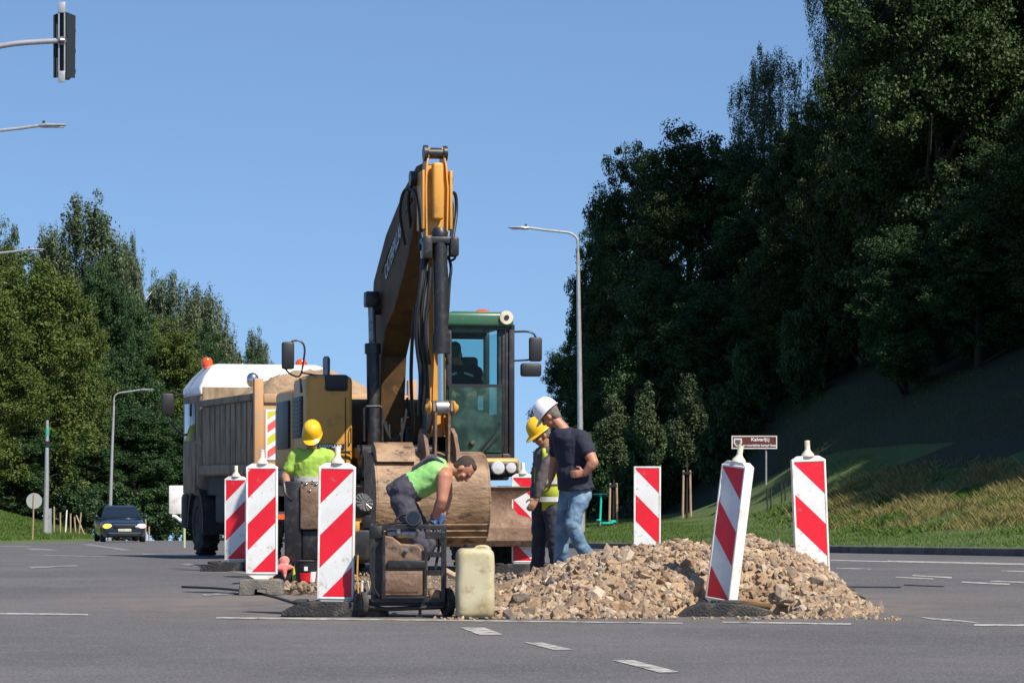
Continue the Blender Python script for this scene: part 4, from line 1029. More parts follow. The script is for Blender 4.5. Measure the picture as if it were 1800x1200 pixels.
b.skin(rings); b.build('roof', M['car_paint'], cb, smooth=25, bevel=.03)
b = B(); b.poly([(-.73,-.945,.99),(.73,-.945,.99),(.60,-.30,1.385),(-.60,-.30,1.385)], [(0,1,2,3)]); b.build('windscreen', M['glass_dark'], cb, smooth=0)
for s_ in (-1, 1):
    b = B(); b.poly([(s_*.80,-.75,.98),(s_*.80,1.6,.98),(s_*.665,1.35,1.36),(s_*.665,-.2,1.36)], [(0,1,2,3)]); b.build('side_window', M['glass_dark'], cb, smooth=0)
    b = B(); b.ball((s_*.98,-.65,1.02), .10, .06, .07); b.build('mirror', M['car_paint'], cb)
    b = B(); b.ball((s_*.66,-2.16,.66), .19, .10, .095); b.build('headlight', M['indicator_on'] if s_ < 0 else M['head_on'], cb)
    for y in (-1.4, 1.4): wheel(car, (s_*.78, y, .31), .31, .2, .2, lugs=False)
b = B(); b.box(-.42,.42,-2.29,-2.2,.58,.72,r=.02); b.box(-.6,.6,-2.27,-2.15,.26,.38,r=.02); gr = b.build('grille', M['car_dark'], cb)
b = B(); b.box(-.44,.44,-2.305,-2.28,.715,.735); b.box(-.62,.62,-2.29,-2.2,.385,.405); b.build('chrome_trim', M['chrome'], gr)
b = B(); b.box(-.26,.26,-2.315,-2.29,.45,.56,r=.004); b.build('number_plate', M['plate'], cb)
# ------------------------------------------------------------------ people
def capsule(b, p, q, r1, r2, n=14):
    p, q = Vector(p), Vector(q); d = q-p; L_ = d.length
    if L_ < 1e-5: return
    pr = [(max(r1*math.cos(a), 1e-4), r1*math.sin(a)) for a in np.linspace(-PI/2, 0, 5)] + [(max(r2*math.cos(a), 1e-4), L_+r2*math.sin(a)) for a in np.linspace(0, PI/2, 5)]
    b.lathe(pr, p, d, n)
def chain(b, pts, rs):
    for (p, q), (r1, r2) in zip(zip(pts[:-1], pts[1:]), zip(rs[:-1], rs[1:])): capsule(b, p, q, r1, r2)
def eloft(b, secs, n=20):
    rings = []
    for c, u, v in secs: rings.append([b.bm.verts.new(c + u*math.cos(2*PI*i/n) + v*math.sin(2*PI*i/n)) for i in range(n)])
    b.skin(rings)
def blob(b, c, fr, r, sub=3):     # ellipsoid in a frame (side, fwd, up)
    Mx = Matrix((fr[0], fr[1], fr[2])).transposed()
    b.ball(c, r[0], r[1], r[2], M=Mx, sub=sub)
clouds = bpy.data.textures.new('cloth_folds', 'CLOUDS'); clouds.noise_scale = .11; clouds.noise_depth = 3
def solid(b, name, mt, parent, voxel=.009, smooth=4, disp=0):
    bmesh.ops.recalc_face_normals(b.bm, faces=b.bm.faces)
    me = bpy.data.meshes.new('tmp'); b.bm.to_mesh(me); b.bm.free()
    o = bpy.data.objects.new(name, me); col.objects.link(o)
    m = o.modifiers.new('r', 'REMESH'); m.mode = 'VOXEL'; m.voxel_size = voxel; m.use_smooth_shade = True
    m = o.modifiers.new('s', 'SMOOTH'); m.iterations = smooth; m.factor = .5
    if disp:
        m = o.modifiers.new('d', 'DISPLACE'); m.texture = clouds; m.strength = disp; m.mid_level = .5; m.texture_coords = 'LOCAL'
    bpy.context.view_layer.update()
    nm = bpy.data.meshes.new_from_object(o.evaluated_get(bpy.context.evaluated_depsgraph_get()))
    nm.name = name; o.modifiers.clear(); o.data = nm; bpy.data.meshes.remove(me)
    nm.materials.clear(); nm.materials.append(mt)
    nm.polygons.foreach_set('use_smooth', [True]*len(nm.polygons))
    o.parent = parent; return o
def hand(b, w_, d, n, curl=.5, side=1, s=1.0):
    """palm and five bent fingers from wrist w_ along d; n = palm normal (towards which the fingers curl)"""
    d = d.normalized(); n = (n - d*n.dot(d)).normalized(); t = d.cross(n)*side
    eloft(b, [(w_-d*.01, t*.026, n*.019), (w_+d*.03*s, t*.036*s, n*.018), (w_+d*.075*s, t*.042*s, n*.016), (w_+d*.092*s, t*.038*s, n*.012)], 12)
    for k, (o_, L_) in enumerate(((-.030,.062),(-.010,.074),(.010,.078),(.030,.070))):
        a = w_+d*.082*s+t*o_*s; c1 = (d*math.cos(curl*.5)+n*math.sin(curl*.5)); c2 = (d*math.cos(curl*1.4)+n*math.sin(curl*1.4)); c3 = (d*math.cos(curl*2.2)+n*math.sin(curl*2.2))
        p1 = a+c1*L_*.42*s; p2 = p1+c2*L_*.34*s; p3 = p2+c3*L_*.24*s
        chain(b, [a, p1, p2, p3], [.0105, .0095, .009, .0078])
    a = w_+d*.025*s+t*.028*s; p1 = a+(d*.55+t*.75+n*.25).normalized()*.045*s; p2 = p1+(d*.9+t*.2+n*.35).normalized()*.035*s
    chain(b, [a, p1, p2], [.014, .012, .009])

SKIN = mat('sunburnt_skin', (.40,.17,.10), .5, c2=(.46,.215,.14), scale=12, spec=.4)
SKIN2 = mat('tanned_skin', (.36,.18,.10), .5, c2=(.42,.23,.14), scale=12, spec=.4)
HAIR = mat('dark_brown_hair', (.030,.018,.011), .65, c2=(.065,.042,.026), scale=60, bump=.6, bscale=150)
GREYHAIR = mat('grey_hair', (.12,.10,.08), .7, c2=(.22,.19,.16), scale=60, bump=.6, bscale=150)
EYE = mat('eye_dark', (.02,.015,.012), .2)
LIP = mat('lip', (.26,.09,.07), .5)
LIME = mat('lime_work_shirt', (.34,.52,.07), .85, c2=(.29,.46,.065), scale=9)
MINT = mat('green_vest_top', (.27,.57,.17), .8, c2=(.23,.50,.15), scale=9)
DENIM = mat('blue_denim', (.085,.165,.27), .85, c2=(.20,.29,.37), scale=7, amt=(.45,.62), bump=.3, bscale=200)
NAVY = mat('navy_cotton', (.012,.014,.028), .85, c2=(.02,.022,.04), scale=8)
NAVY_T = mat('navy_work_trousers', (.018,.02,.034), .8, c2=(.035,.035,.05), scale=8)
OVERALL = mat('grey_blue_overall', (.040,.038,.055), .85, c2=(.07,.065,.085), scale=7)
DARK_T = mat('black_trousers', (.010,.011,.014), .85)
BOOT = mat('dusty_boot', (.03,.024,.02), .8, c2=(.12,.09,.06), scale=12)
BROWN_S = mat('brown_grey_shirt', (.085,.070,.068), .85, c2=(.12,.10,.095), scale=8)
HIVIS = mat('yellow_hi_vis', (.55,.62,.05), .7, c2=(.47,.54,.05), scale=8)
REFLECT = mat('silver_reflective_tape', (.55,.56,.52), .35, c2=(.42,.42,.38), scale=20)
HELM_W = mat('white_helmet_plastic', (.82,.82,.84), .28, coat=.3)
HELM_Y = mat('yellow_helmet_plastic', (.80,.47,.012), .28, coat=.3)
GLOVE = mat('blue_glove', (.04,.10,.28), .7, c2=(.03,.05,.12), scale=20)
CAPM = mat('olive_cap', (.05,.07,.035), .85)

def person(label, px0, Y0, z0, j, hat=None, skin=SKIN, shirt=None, sleeve=.6, trousers=None, hair=HAIR, extra=None, glove=None, group=None, boots=BOOT, legs=True, hem=0.0, fat=0.0):
    X0 = (px0-900)*Y0/F
    t = thing('person', label, 'person', (X0, Y0, z0), 0, group)
    def J(k):
        v = j[k]; px, py = v[0], v[1]; dy = v[2] if len(v) > 2 else 0
        Yk = Y0+dy
        return Vector(((px-900)*Yk/F - X0, dy, HC-(py-HZ)*Yk/F - z0))
    p = {k: J(k) for k in j if k not in ('up', 'fwd', 'hand_l', 'hand_r', 'face')}
    up = Vector(j['up']).normalized(); fwd = Vector(j['fwd']); fwd = (fwd-up*fwd.dot(up)).normalized(); sd = fwd.cross(up)
    fr = (sd, fwd, up); hc = p['head']
    shR, shL = p['sh_r'], p['sh_l']; hpR, hpL = p['hip_r'], p['hip_l']
    # torso frames
    nk = p['neck']; chest = p['chest']; pel = p['pelvis']; ax = (nk-pel).normalized()
    la = (shR-shL).normalized(); front = ax.cross(la).normalized()
    lap = (hpR-hpL).normalized()
    def torso(b, e=0.0, top=True, z_lo=0.0):
        e = e+fat
        mid = pel.lerp(chest, .5)
        hx = .024 if (hem and z_lo) else 0
        S = [(pel-ax*(.10 if z_lo == 0 else hem+.005), lap*((.135 if not z_lo or not hem else .200)+e), front*((.105 if not z_lo or not hem else .146)+e)), (pel, lap*(.168+e+hx), front*(.118+e+hx)), (pel.lerp(chest,.33), lap*(.157+e+hx), front*(.115+e+hx)), (mid, la*(.158+e), front*(.115+e)),
             (chest, la*(.185+e), front*(.125+e)), (chest.lerp(nk,.45), la*(.192+e), front*(.118+e)), (chest.lerp(nk,.8), la*(.13+e), front*(.085+e)), (nk, la*(.062+e*.4), front*(.062+e*.4))]
        eloft(b, S)
    # skin body: one continuous surface
    b = B(); torso(b, -.018)
    capsule(b, nk-ax*.02, hc-up*.045-fwd*.015, .060, .054)
    blob(b, hc+up*.022-fwd*.006, fr, (.076,.095,.100)); blob(b, hc+fwd*.030-up*.058, fr, (.055,.058,.052)); blob(b, hc+fwd*.062-up*.092, fr, (.024,.020,.018), 2)
    blob(b, hc+fwd*.100-up*.022, fr, (.014,.020,.024), 2); blob(b, hc+fwd*.090+up*.0, fr, (.011,.014,.03), 2); blob(b, hc+fwd*.080+up*.022, fr, (.048,.016,.012), 2)
    blob(b, hc+fwd*.082-up*.062, fr, (.024,.012,.012), 2)
    for s_ in (-1, 1):
        blob(b, hc+sd*s_*.077-fwd*.002-up*.012, fr, (.011,.019,.031), 2); blob(b, hc+sd*s_*.045+fwd*.06-up*.03, fr, (.026,.025,.025), 2)
    for k, sh, el, wr in (('r', shR, p['el_r'], p['wr_r']), ('l', shL, p['el_l'], p['wr_l'])):
        mid = el.lerp(wr, .3)
        chain(b, [chest.lerp(sh,.75)+ax*.03, sh, sh.lerp(el,.45), el, mid, wr], [.07+fat*.5,.066+fat,.055+fat,.045+fat*.6,.046+fat*.6,.030])
        if not glove: hand(b, wr, Vector(j['hand_'+k][0]), Vector(j['hand_'+k][1]), j['hand_'+k][2] if len(j['hand_'+k]) > 2 else .5, 1 if k == 'r' else -1)
    if legs:
        for k in 'rl': chain(b, [p['hip_'+k], p['kn_'+k], p['an_'+k], p['an_'+k]+Vector((0,0,-.04))+Vector(j['toe'])*.06], [.08,.052,.035,.025])
    body = solid(b, 'body', skin, t, .0075, 2)
    for s_ in (-1, 1):
        b = B(); blob(b, hc+sd*s_*.031+fwd*.086+up*.002, fr, (.013,.006,.007), 2); b.build('eye', EYE, body)
    b = B(); blob(b, hc+fwd*.091-up*.062, fr, (.022,.004,.005), 2); b.build('mouth', LIP, body)
    if hair:
        b = B(); blob(b, hc+up*.030-fwd*.022, fr, (.079,.091,.094)); blob(b, hc-up*.02-fwd*.045, fr, (.068,.055,.075)); blob(b, hc+up*.088+fwd*.022, fr, (.050,.050,.032)); solid(b, 'hair', hair, t, .008, 2, .012)
    # trousers
    if trousers:
        b = B(); eloft(b, [(pel-ax*.13, lap*.13, front*.11), (pel-ax*.03, lap*(.185+fat), front*(.135+fat)), (pel+ax*.06, lap*(.18+fat), front*(.134+fat)), (pel+ax*.11, lap*(.172+fat), front*(.128+fat))])
        if legs:
            for k in 'rl':
                h_, kn, an = p['hip_'+k], p['kn_'+k], p['an_'+k]
                chain(b, [h_-ax*.02, h_.lerp(kn,.5), kn, kn.lerp(an,.5), an+Vector((0,0,.02))], [.108,.092,.076,.072,.070])
        solid(b, 'trousers', trousers, t, .011, 2, .045)
    if legs:
        for k in 'rl':
            b = B(); an = p['an_'+k]; tv = Vector(j['toe']).normalized(); gz = min(0.0, an.z-.09) if 'free_feet' in j else an.z-.085
            base = Vector((an.x, an.y, an.z-.05)); capsule(b, an+Vector((0,0,.03)), base, .052, .048); chain(b, [base-tv*.04, base+tv*.09-Vector((0,0,.008)), base+tv*.185-Vector((0,0,.012))], [.042,.046,.036])
            solid(b, 'boot', boots, t, .009, 2)
    if shirt:
        b = B(); torso(b, .014, z_lo=0 if not trousers else 1)
        for sh, el in ((shR, p['el_r']), (shL, p['el_l'])):
            if sleeve > 0:
                e = sh.lerp(el, min(sleeve, 1)); chain(b, [chest.lerp(sh,.7)+ax*.03, sh, e], [.088+fat,.080+fat,.070+fat if sleeve <= 1 else .058])
        if sleeve > 1:
            for el, wr in ((p['el_r'], p['wr_r']), (p['el_l'], p['wr_l'])): chain(b, [el, el.lerp(wr, min(sleeve-1, .97))], [.058,.044])
        solid(b, 'shirt', shirt, t, .010, 2, .032)
    if glove:
        for k in 'rl':
            b = B(); wr = p['wr_'+k]; hd = Vector(j['hand_'+k][0]).normalized(); capsule(b, wr-hd*.03, wr+hd*.02, .036, .036); hand(b, wr, hd, Vector(j['hand_'+k][1]), .8, 1 if k == 'r' else -1, 1.08); solid(b, 'glove', glove, t, .007, 2)
    if hat:
        hm, kind = hat
        b = B(); n = 32
        pr = [(.001,.150),(.04,.146),(.075,.130),(.100,.100),(.112,.062),(.116,.030),(.117,.0),(.113,.0),(.108,.05),(.09,.10),(.001,.14)]
        if kind == 'cap': pr = [(.001,.105),(.05,.098),(.082,.07),(.090,.03),(.088,.0),(.084,.0),(.07,.06),(.001,.095)]
        b.lathe(pr, n=n, su=.90, sv=1.10)
        if kind == 'helmet':
            for dx in (-.03, 0, .03): b.tube([(dx,-.10,.085),(dx,-.06,.128),(dx,0,.150),(dx,.06,.130),(dx,.10,.09)], .008, n=6, smooth=1)
        # peak: a curved tongue in front (+y), a narrow brim all round
        pk = []; rim = []
        L0 = .175 if kind == 'helmet' else .165
        rings = []
        for i in range(n):
            a = 2*PI*i/n; c_, s_ = math.cos(a), math.sin(a); ex_ = .012 + (L0-.128)*max(0, s_)**3 if kind == 'helmet' else .002 + (L0-.09)*max(0, s_)**4
            r0 = .113 if kind == 'helmet' else .086
            rings.append([(c_*r0*.9, s_*r0*1.1, .004), (c_*(r0+ex_)*.9, s_*(r0+ex_)*1.1, -.006-.02*max(0, s_)**2), (c_*(r0+ex_)*.9, s_*(r0+ex_)*1.1, -.010-.02*max(0, s_)**2), (c_*r0*.9, s_*r0*1.1, -.004)])
        pts = [q for rg in rings for q in rg]
        b.poly([Vector(q) for q in pts], [(4*i+k, 4*((i+1) % n)+k, 4*((i+1) % n)+(k+1) % 4, 4*i+(k+1) % 4) for i in range(n) for k in range(4)])
        Mx = Matrix((sd, fwd, up)).transposed().to_4x4(); tilt_ = Matrix.Rotation(R(-6), 4, 'X')
        Mx = Matrix.Translation(hc + up*(.045 if kind == 'helmet' else .05) - fwd*.004) @ Mx @ tilt_
        bmesh.ops.transform(b.bm, matrix=Mx, verts=b.bm.verts)
        b.build('helmet' if kind == 'helmet' else 'cap', hm, t, smooth=50)
    if extra: extra(t, p, dict(ax=ax, la=la, front=front, pel=pel, chest=chest, nk=nk, hc=hc, fr=fr, lap=lap, torso=torso))
    return t

# 1 the man bending over between bucket and cart
def straps(t, p, f):
    la, ax, fr_, ch, nk, pel = f['la'], f['ax'], f['front'], f['chest'], f['nk'], f['pel']
    b = B(); S = [(pel-ax*.02, f['lap']*.192, fr_*.142), (pel.lerp(ch,.30), f['lap']*.182, fr_*.140), (pel.lerp(ch,.55), la*.165, fr_*.137)]
    eloft(b, S)
    for s_ in (-1, 1):
        q = [pel.lerp(ch,.5)-fr_*.135+la*s_*.04, ch-fr_*.158+la*s_*.07, ch.lerp(nk,.5)-fr_*.150+la*s_*.09, ch.lerp(nk,.85)-fr_*.06+la*s_*.095, ch.lerp(nk,.6)+fr_*.12+la*s_*.09, ch+fr_*.155+la*s_*.07]
        b.tube(q, .020, n=8, smooth=1)
    solid(b, 'overall_bib', OVERALL, t, .009, 2, .015)
person('man bending over in a green vest top and grey overalls', 735, 26.0, 0.0,
    dict(head=(815,824,-.02), neck=(789,822,0), chest=(765,833,0), pelvis=(710,864,0), sh_r=(781,838,-.19), sh_l=(781,830,.19), el_r=(777,878,-.24), el_l=(786,872,.22),
         wr_r=(763,912,-.16), wr_l=(775,912,.12), hip_r=(710,878,-.10), hip_l=(710,876,.10), kn_r=(738,958,-.16), kn_l=(752,955,.14), an_r=(712,1026,-.14), an_l=(722,1028,.13),
         toe=(1,-.1,0), up=(.86,-.08,.50), fwd=(.50,-.22,-.84), hand_r=((-.12,.1,-1),(1,.2,0),.5), hand_l=((-.1,0,-1),(1,0,0),.5)),
    shirt=MINT, sleeve=0, trousers=OVERALL, glove=GLOVE, extra=straps, fat=.010)
# 2 the man in the lime T-shirt behind the beacons
def belt(t, p, f):
    b = B(); a = f['pel'].lerp(f['chest'], .42); eloft(b, [(a-f['ax']*.032, f['la']*.178, f['front']*.136), (a+f['ax']*.032, f['la']*.178, f['front']*.136)], 28)
    b.build('reflective_band', REFLECT, t)
person('man in a lime T-shirt and yellow helmet looking down between two beacons', 546, 31.0, 0.0,
    dict(head=(549,768,-.07), neck=(547,789,.0), chest=(546,812,0), pelvis=(546,862,.02), sh_r=(519,802,.0), sh_l=(577,802,0), el_r=(501,836,-.02), el_l=(597,838,-.03),
         wr_r=(507,860,-.20), wr_l=(586,862,-.22), hip_r=(532,880,0), hip_l=(561,880,0), kn_r=(526,942,-.04), kn_l=(566,942,-.04), an_r=(524,1001,.02), an_l=(568,1001,.02),
         toe=(0,-1,0), up=(.0,-.50,.86), fwd=(-.06,-.86,-.5), hand_r=((.1,-.35,-1),(.5,0,0),.6), hand_l=((-.1,-.35,-1),(-.5,0,0),.6)),
    hat=(HELM_Y,'helmet'), skin=SKIN2, shirt=LIME, sleeve=.62, trousers=DARK_T, extra=belt)
# 3 the man in the navy shirt, hand on hip
person('man in a navy T-shirt, jeans and white helmet, one hand on his hip', 1005, 28.0, .12,
    dict(head=(967,730,.06), neck=(990,751,.02), chest=(1003,779,0), pelvis=(1011,850,0), sh_r=(981,770,.16), sh_l=(1024,773,-.12), el_r=(975,812,.26), el_l=(1043,812,-.26),
         wr_r=(968,842,.22), wr_l=(1028,832,-.24), hip_r=(1000,864,.09), hip_l=(1020,864,-.07), kn_r=(990,924,.12), kn_l=(1006,922,-.14), an_r=(985,990,.18), an_l=(1034,986,-.04),
         toe=(-.9,.3,0), up=(-.62,.10,.78), fwd=(-.74,.28,-.62), hand_r=((-.2,0,-1),(-1,0,0),.5), hand_l=((-1,.10,-.05),(.0,1,0),.45)),
    hat=(HELM_W,'helmet'), shirt=NAVY, sleeve=.5, trousers=DENIM, hair=GREYHAIR, hem=.05, fat=.010)
# 4 his neighbour in the hi-vis vest
def vest(t, p, f):
    la, ax, fr_, ch, nk, pel = f['la'], f['ax'], f['front'], f['chest'], f['nk'], f['pel']
    b = B(); n = 26; rings = []
    for c, u, v in ((pel-ax*.10, f['lap']*.215, fr_*.168), (pel.lerp(ch,.35), la*.20, fr_*.158), (ch, la*.222, fr_*.162), (ch.lerp(nk,.45), la*.225, fr_*.150), (ch.lerp(nk,.9), la*.14, fr_*.11)):
        rings.append([b.bm.verts.new(c+u*math.cos(a)+v*math.sin(a)) for a in np.linspace(PI*.70, PI*2.2, n)])
    for r1, r2 in zip(rings[:-1], rings[1:]):
        for i in range(n-1): b.bm.faces.new((r1[i], r1[i+1], r2[i+1], r2[i]))
    o = b.build('hi_vis_vest', HIVIS, t, smooth=80); m = o.modifiers.new('s', 'SOLIDIFY'); m.thickness = .008
    for q in (.05, .48):
        b = B(); rg = []
        for d in (-.026, .026):
            c = pel.lerp(ch, q)+ax*d; k = 1.02 if q > .3 else 1.06
            rg.append([b.bm.verts.new(c+la*.214*k*math.cos(a)+fr_*.168*k*math.sin(a)) for a in np.linspace(PI*.71, PI*2.19, n)])
        for i in range(n-1): b.bm.faces.new((rg[0][i], rg[0][i+1], rg[1][i+1], rg[1][i]))
        b.build('reflective_tape', REFLECT, t, smooth=80)
person('man in a yellow helmet and hi-vis vest over a brown shirt, looking down', 960, 29.3, .08,
    dict(head=(951,763,-.04), neck=(962,785,.0), chest=(966,808,.0), pelvis=(962,880,.02), sh_r=(950,800,.17), sh_l=(970,800,-.14), el_r=(943,845,.22), el_l=(953,838,-.20),
         wr_r=(938,880,.08), wr_l=(943,876,-.20), hip_r=(952,895,.08), hip_l=(972,895,-.08), kn_r=(948,950,.08), kn_l=(975,948,-.10), an_r=(944,1000,.10), an_l=(978,1001,-.04),
         toe=(-.9,-.3,0), up=(-.42,-.22,.88), fwd=(-.78,-.32,-.50), hand_r=((-.2,0,-1),(1,0,0),.5), hand_l=((-.5,-.1,-.8),(0,1,0),.5)),
    hat=(HELM_Y,'helmet'), skin=SKIN2, shirt=BROWN_S, sleeve=1.9, trousers=NAVY_T, hair=GREYHAIR, extra=vest)
# 5 the driver in the cab
def stripes(t, p, f):
    for s_ in (-1, 1):
        b = B(); c = f['chest']+f['la']*s_*.10+f['front']*.135; b.poly([c-f['la']*.055+f['ax']*.02*s_, c+f['la']*.055-f['ax']*.02*s_, c+f['la']*.055+f['ax']*(.03-.02*s_), c-f['la']*.055+f['ax']*(.03+.02*s_)], [(0,1,2,3)])
        o = b.build('reflective_tape', REFLECT, t); m = o.modifiers.new('s', 'SOLIDIFY'); m.thickness = .006
person('driver in a cap and dark clothes sitting in the green-roofed cab', 812, 34.6, 1.5,
    dict(head=(800,623,-.05), neck=(806,641,0), chest=(810,660,0), pelvis=(812,715,.02), sh_r=(782,654,0), sh_l=(838,654,0), el_r=(776,686,-.12), el_l=(846,686,-.1),
         wr_r=(796,690,-.34), wr_l=(834,690,-.34), hip_r=(802,722,0), hip_l=(824,722,0), kn_r=(796,722,-.42), kn_l=(830,722,-.42), an_r=(796,770,-.5), an_l=(830,770,-.5),
         toe=(0,-1,0), up=(-.1,-.25,.96), fwd=(-.05,-.9,-.3), hand_r=((.1,-1,-.2),(0,0,-1),.9), hand_l=((-.1,-1,-.2),(0,0,-1),.9)),
    hat=(CAPM,'cap'), shirt=DARK_T, sleeve=1.9, trousers=DARK_T, skin=SKIN2, extra=stripes)
# ------------------------------------------------------------------ gravel heap
HX = [(-.42,.02),(-.15,.13),(.05,.22),(.25,.33),(.52,.46),(.8,.53),(.95,.555),(1.25,.60),(1.42,.62),(1.58,.56),(1.75,.63),(1.95,.67),(2.2,.61),(2.34,.50),(2.55,.36),(2.72,.20),(2.84,.08),(2.90,.01)]
def pile_h(X, Y):
    H_ = interp(HX, X) if -.42 < X < 2.90 else 0
    yr = 23.35 - .25*max(0, 1-X)*.6
    fw, bw = (1.72, 2.1)
    e = 1 + .17*mnoise.noise(Vector((X*1.3, 3, 1)))
    endf = min(1, .55+1.1*min(max(X+.42, 0), max(2.90-X, 0)))
    fw *= endf*e; bw *= endf
    u = (yr-Y)/fw if Y < yr else (Y-yr)/bw
    if u >= 1: return 0
    g_ = (1-u)**.95*(1-.10*math.exp(-(u*5)**2))
    ex_ = ((X-1.68)/.50)**2 + ((Y-21.95)/.42)**2
    if ex_ < 1: return 0
    H_ *= min(1, .35+(ex_-1)*.8)
    h = H_*g_ + .035*mnoise.noise(Vector((X*3, Y*3, 2)))*min(1, (1-u)*3)
    return max(h, 0)
b = B(); nx, ny = 90, 70; V = []
for jj in range(ny+1):
    for i in range(nx+1):
        X = -.5+3.7*i/nx; Y = 21.2+4.6*jj/ny; h = pile_h(X, Y); V.append(Vector((X, Y, road_z(Y)+(h-(.028 if X < .9 else .008+.012*mnoise.noise(Vector((X*4, Y*4, 9)))) if h > .03 else -.02))))
b.poly(V, [(j_*(nx+1)+i, j_*(nx+1)+i+1, (j_+1)*(nx+1)+i+1, (j_+1)*(nx+1)+i) for j_ in range(ny) for i in range(nx)])
pm = b.build('gravel_core', M['sand'], None, smooth=80)
r = np.random.default_rng(21)
def rock_variants(k, sub=1):
    out = []
    for q in range(k):
        t = bmesh.new(); bmesh.ops.create_icosphere(t, subdivisions=sub, radius=1)
        co = np.array([v.co[:] for v in t.verts]); fc = np.array([[v.index for v in f.verts] for f in t.faces]); t.free()
        pn = r.normal(size=(9, 3)); pn /= np.linalg.norm(pn, axis=1)[:, None]; hh = r.uniform(.62, 1.0, 9)
        d = co/np.linalg.norm(co, axis=1)[:, None]; m_ = np.max((d@pn.T)/hh, axis=1); co = d/np.maximum(m_, .8)[:, None]
        co *= np.array([1.25, .95, .62])*r.uniform(.85, 1.15, 3); out.append((co, fc))
    return out
RV = rock_variants(12)
def rocks(name, pts, sizes, mt, label, cat, parent=None, big=None):
    Vs, Fs, Ts = [], [], []; o_ = 0
    for i, (p_, s_) in enumerate(zip(pts, sizes)):
        co, fc = RV[r.integers(len(RV))]
        q = r.normal(size=4); q /= np.linalg.norm(q); w_, x, y, z = q
        Rm = np.array([[1-2*(y*y+z*z),2*(x*y-z*w_),2*(x*z+y*w_)],[2*(x*y+z*w_),1-2*(x*x+z*z),2*(y*z-x*w_)],[2*(x*z-y*w_),2*(y*z+x*w_),1-2*(x*x+y*y)]])
        Vs.append(co@Rm.T*s_+np.array(p_)); Fs.append(fc+o_); o_ += len(co); Ts.append(np.full(len(co), r.random()))
    o = np_mesh(name, np.concatenate(Vs), np.concatenate(Fs), mt, attr=np.concatenate(Ts)); return o
m = bpy.data.materials.new('crushed_stone'); m.use_nodes = True; t_ = m.node_tree; N = t_.nodes; L = t_.links; bs = N['Principled BSDF']; bs.inputs['Roughness'].default_value = .9; bs.inputs['Specular IOR Level'].default_value = .25
a = N.new('ShaderNodeAttribute'); a.attribute_name = 'tint'; cr = N.new('ShaderNodeValToRGB'); el = cr.color_ramp.elements
cols = [(0,(0.24,0.165,0.1)),(.15,(0.36,0.25,0.155)),(.3,(0.2,0.145,0.105)),(.45,(0.44,0.33,0.215)),(.58,(0.3,0.235,0.18)),(.7,(0.29,0.18,0.105)),(.82,(0.48,0.39,0.29)),(.92,(0.15,0.125,0.105)),(1,(0.34,0.22,0.14))]
el[0].position, el[0].color = 0, (*cols[0][1], 1); el[1].position, el[1].color = 1, (*cols[-1][1], 1)
for ps, c_ in cols[1:-1]: e_ = el.new(ps); e_.color = (*c_, 1)
L.new(a.outputs['Fac'], cr.inputs[0]); tc = N.new('ShaderNodeTexCoord'); nn = N.new('ShaderNodeTexNoise'); nn.inputs['Scale'].default_value = 30; nn.inputs['Detail'].default_value = 6; L.new(tc.outputs['Object'], nn.inputs['Vector'])
mr_ = N.new('ShaderNodeMapRange'); mr_.inputs[1].default_value = .3; mr_.inputs[2].default_value = .7; mr_.inputs[3].default_value = .72; mr_.inputs[4].default_value = 1.2; L.new(nn.outputs['Fac'], mr_.inputs[0])
vm = N.new('ShaderNodeVectorMath'); vm.operation = 'SCALE'; L.new(cr.outputs[0], vm.inputs[0]); L.new(mr_.outputs[0], vm.inputs['Scale']); L.new(vm.outputs[0], bs.inputs['Base Color'])
bp2 = N.new('ShaderNodeBump'); bp2.inputs['Strength'].default_value = .5; bp2.inputs['Distance'].default_value = .01; L.new(nn.outputs['Fac'], bp2.inputs['Height']); L.new(bp2.outputs[0], bs.inputs['Normal'])
M['stone'] = m
pts, sizes = [], []
while len(pts) < 11500:
    X, Y = r.uniform(-.45, 2.95), r.uniform(21.3, 25.4); h = pile_h(X, Y)
    if h <= 0.0: continue
    lowf = 1-min(h/.5, 1)
    if Y > 24.2 and r.random() < .6: continue
    if X > 1.0 and h > .3 and r.random() < .15: continue
    s_ = float(np.clip(r.lognormal(math.log(.0195), .42), .009, .066))*(1+.30*lowf)*(1.12 if X < 1 else .98)
    pts.append((X, Y, road_z(Y)+h-.012+r.uniform(-.01, .012))); sizes.append(s_)
for _ in range(1500):      # strays round the foot
    X = r.uniform(-.6, 2.92); Y = 21.55+abs(r.normal())*-.12 if r.random() < .5 else r.uniform(21.3, 25)
    if pile_h(X, Y) > 0: continue
    if not (-.6 < X < 3.4): continue
    dmin = min(abs(X+.4), abs(X-2.83), abs(Y-21.7))
    if r.random() > math.exp(-dmin*7): continue
    s_ = r.uniform(.005, .022); pts.append((X, Y, road_z(Y)+s_*.4)); sizes.append(s_)
gp = rocks('gravel_pile', pts, sizes, M['stone'], '', '')
# the core is the heap's own earth: join it to the stones
me_core = pm
bpy.context.view_layer.objects.active = gp; gp.select_set(True); pm.select_set(True)
bpy.ops.object.join(); gp.select_set(False)
tag(gp, 'long heap of broken tan stones and gravel on the road between the beacons', 'gravel', kind='stuff')
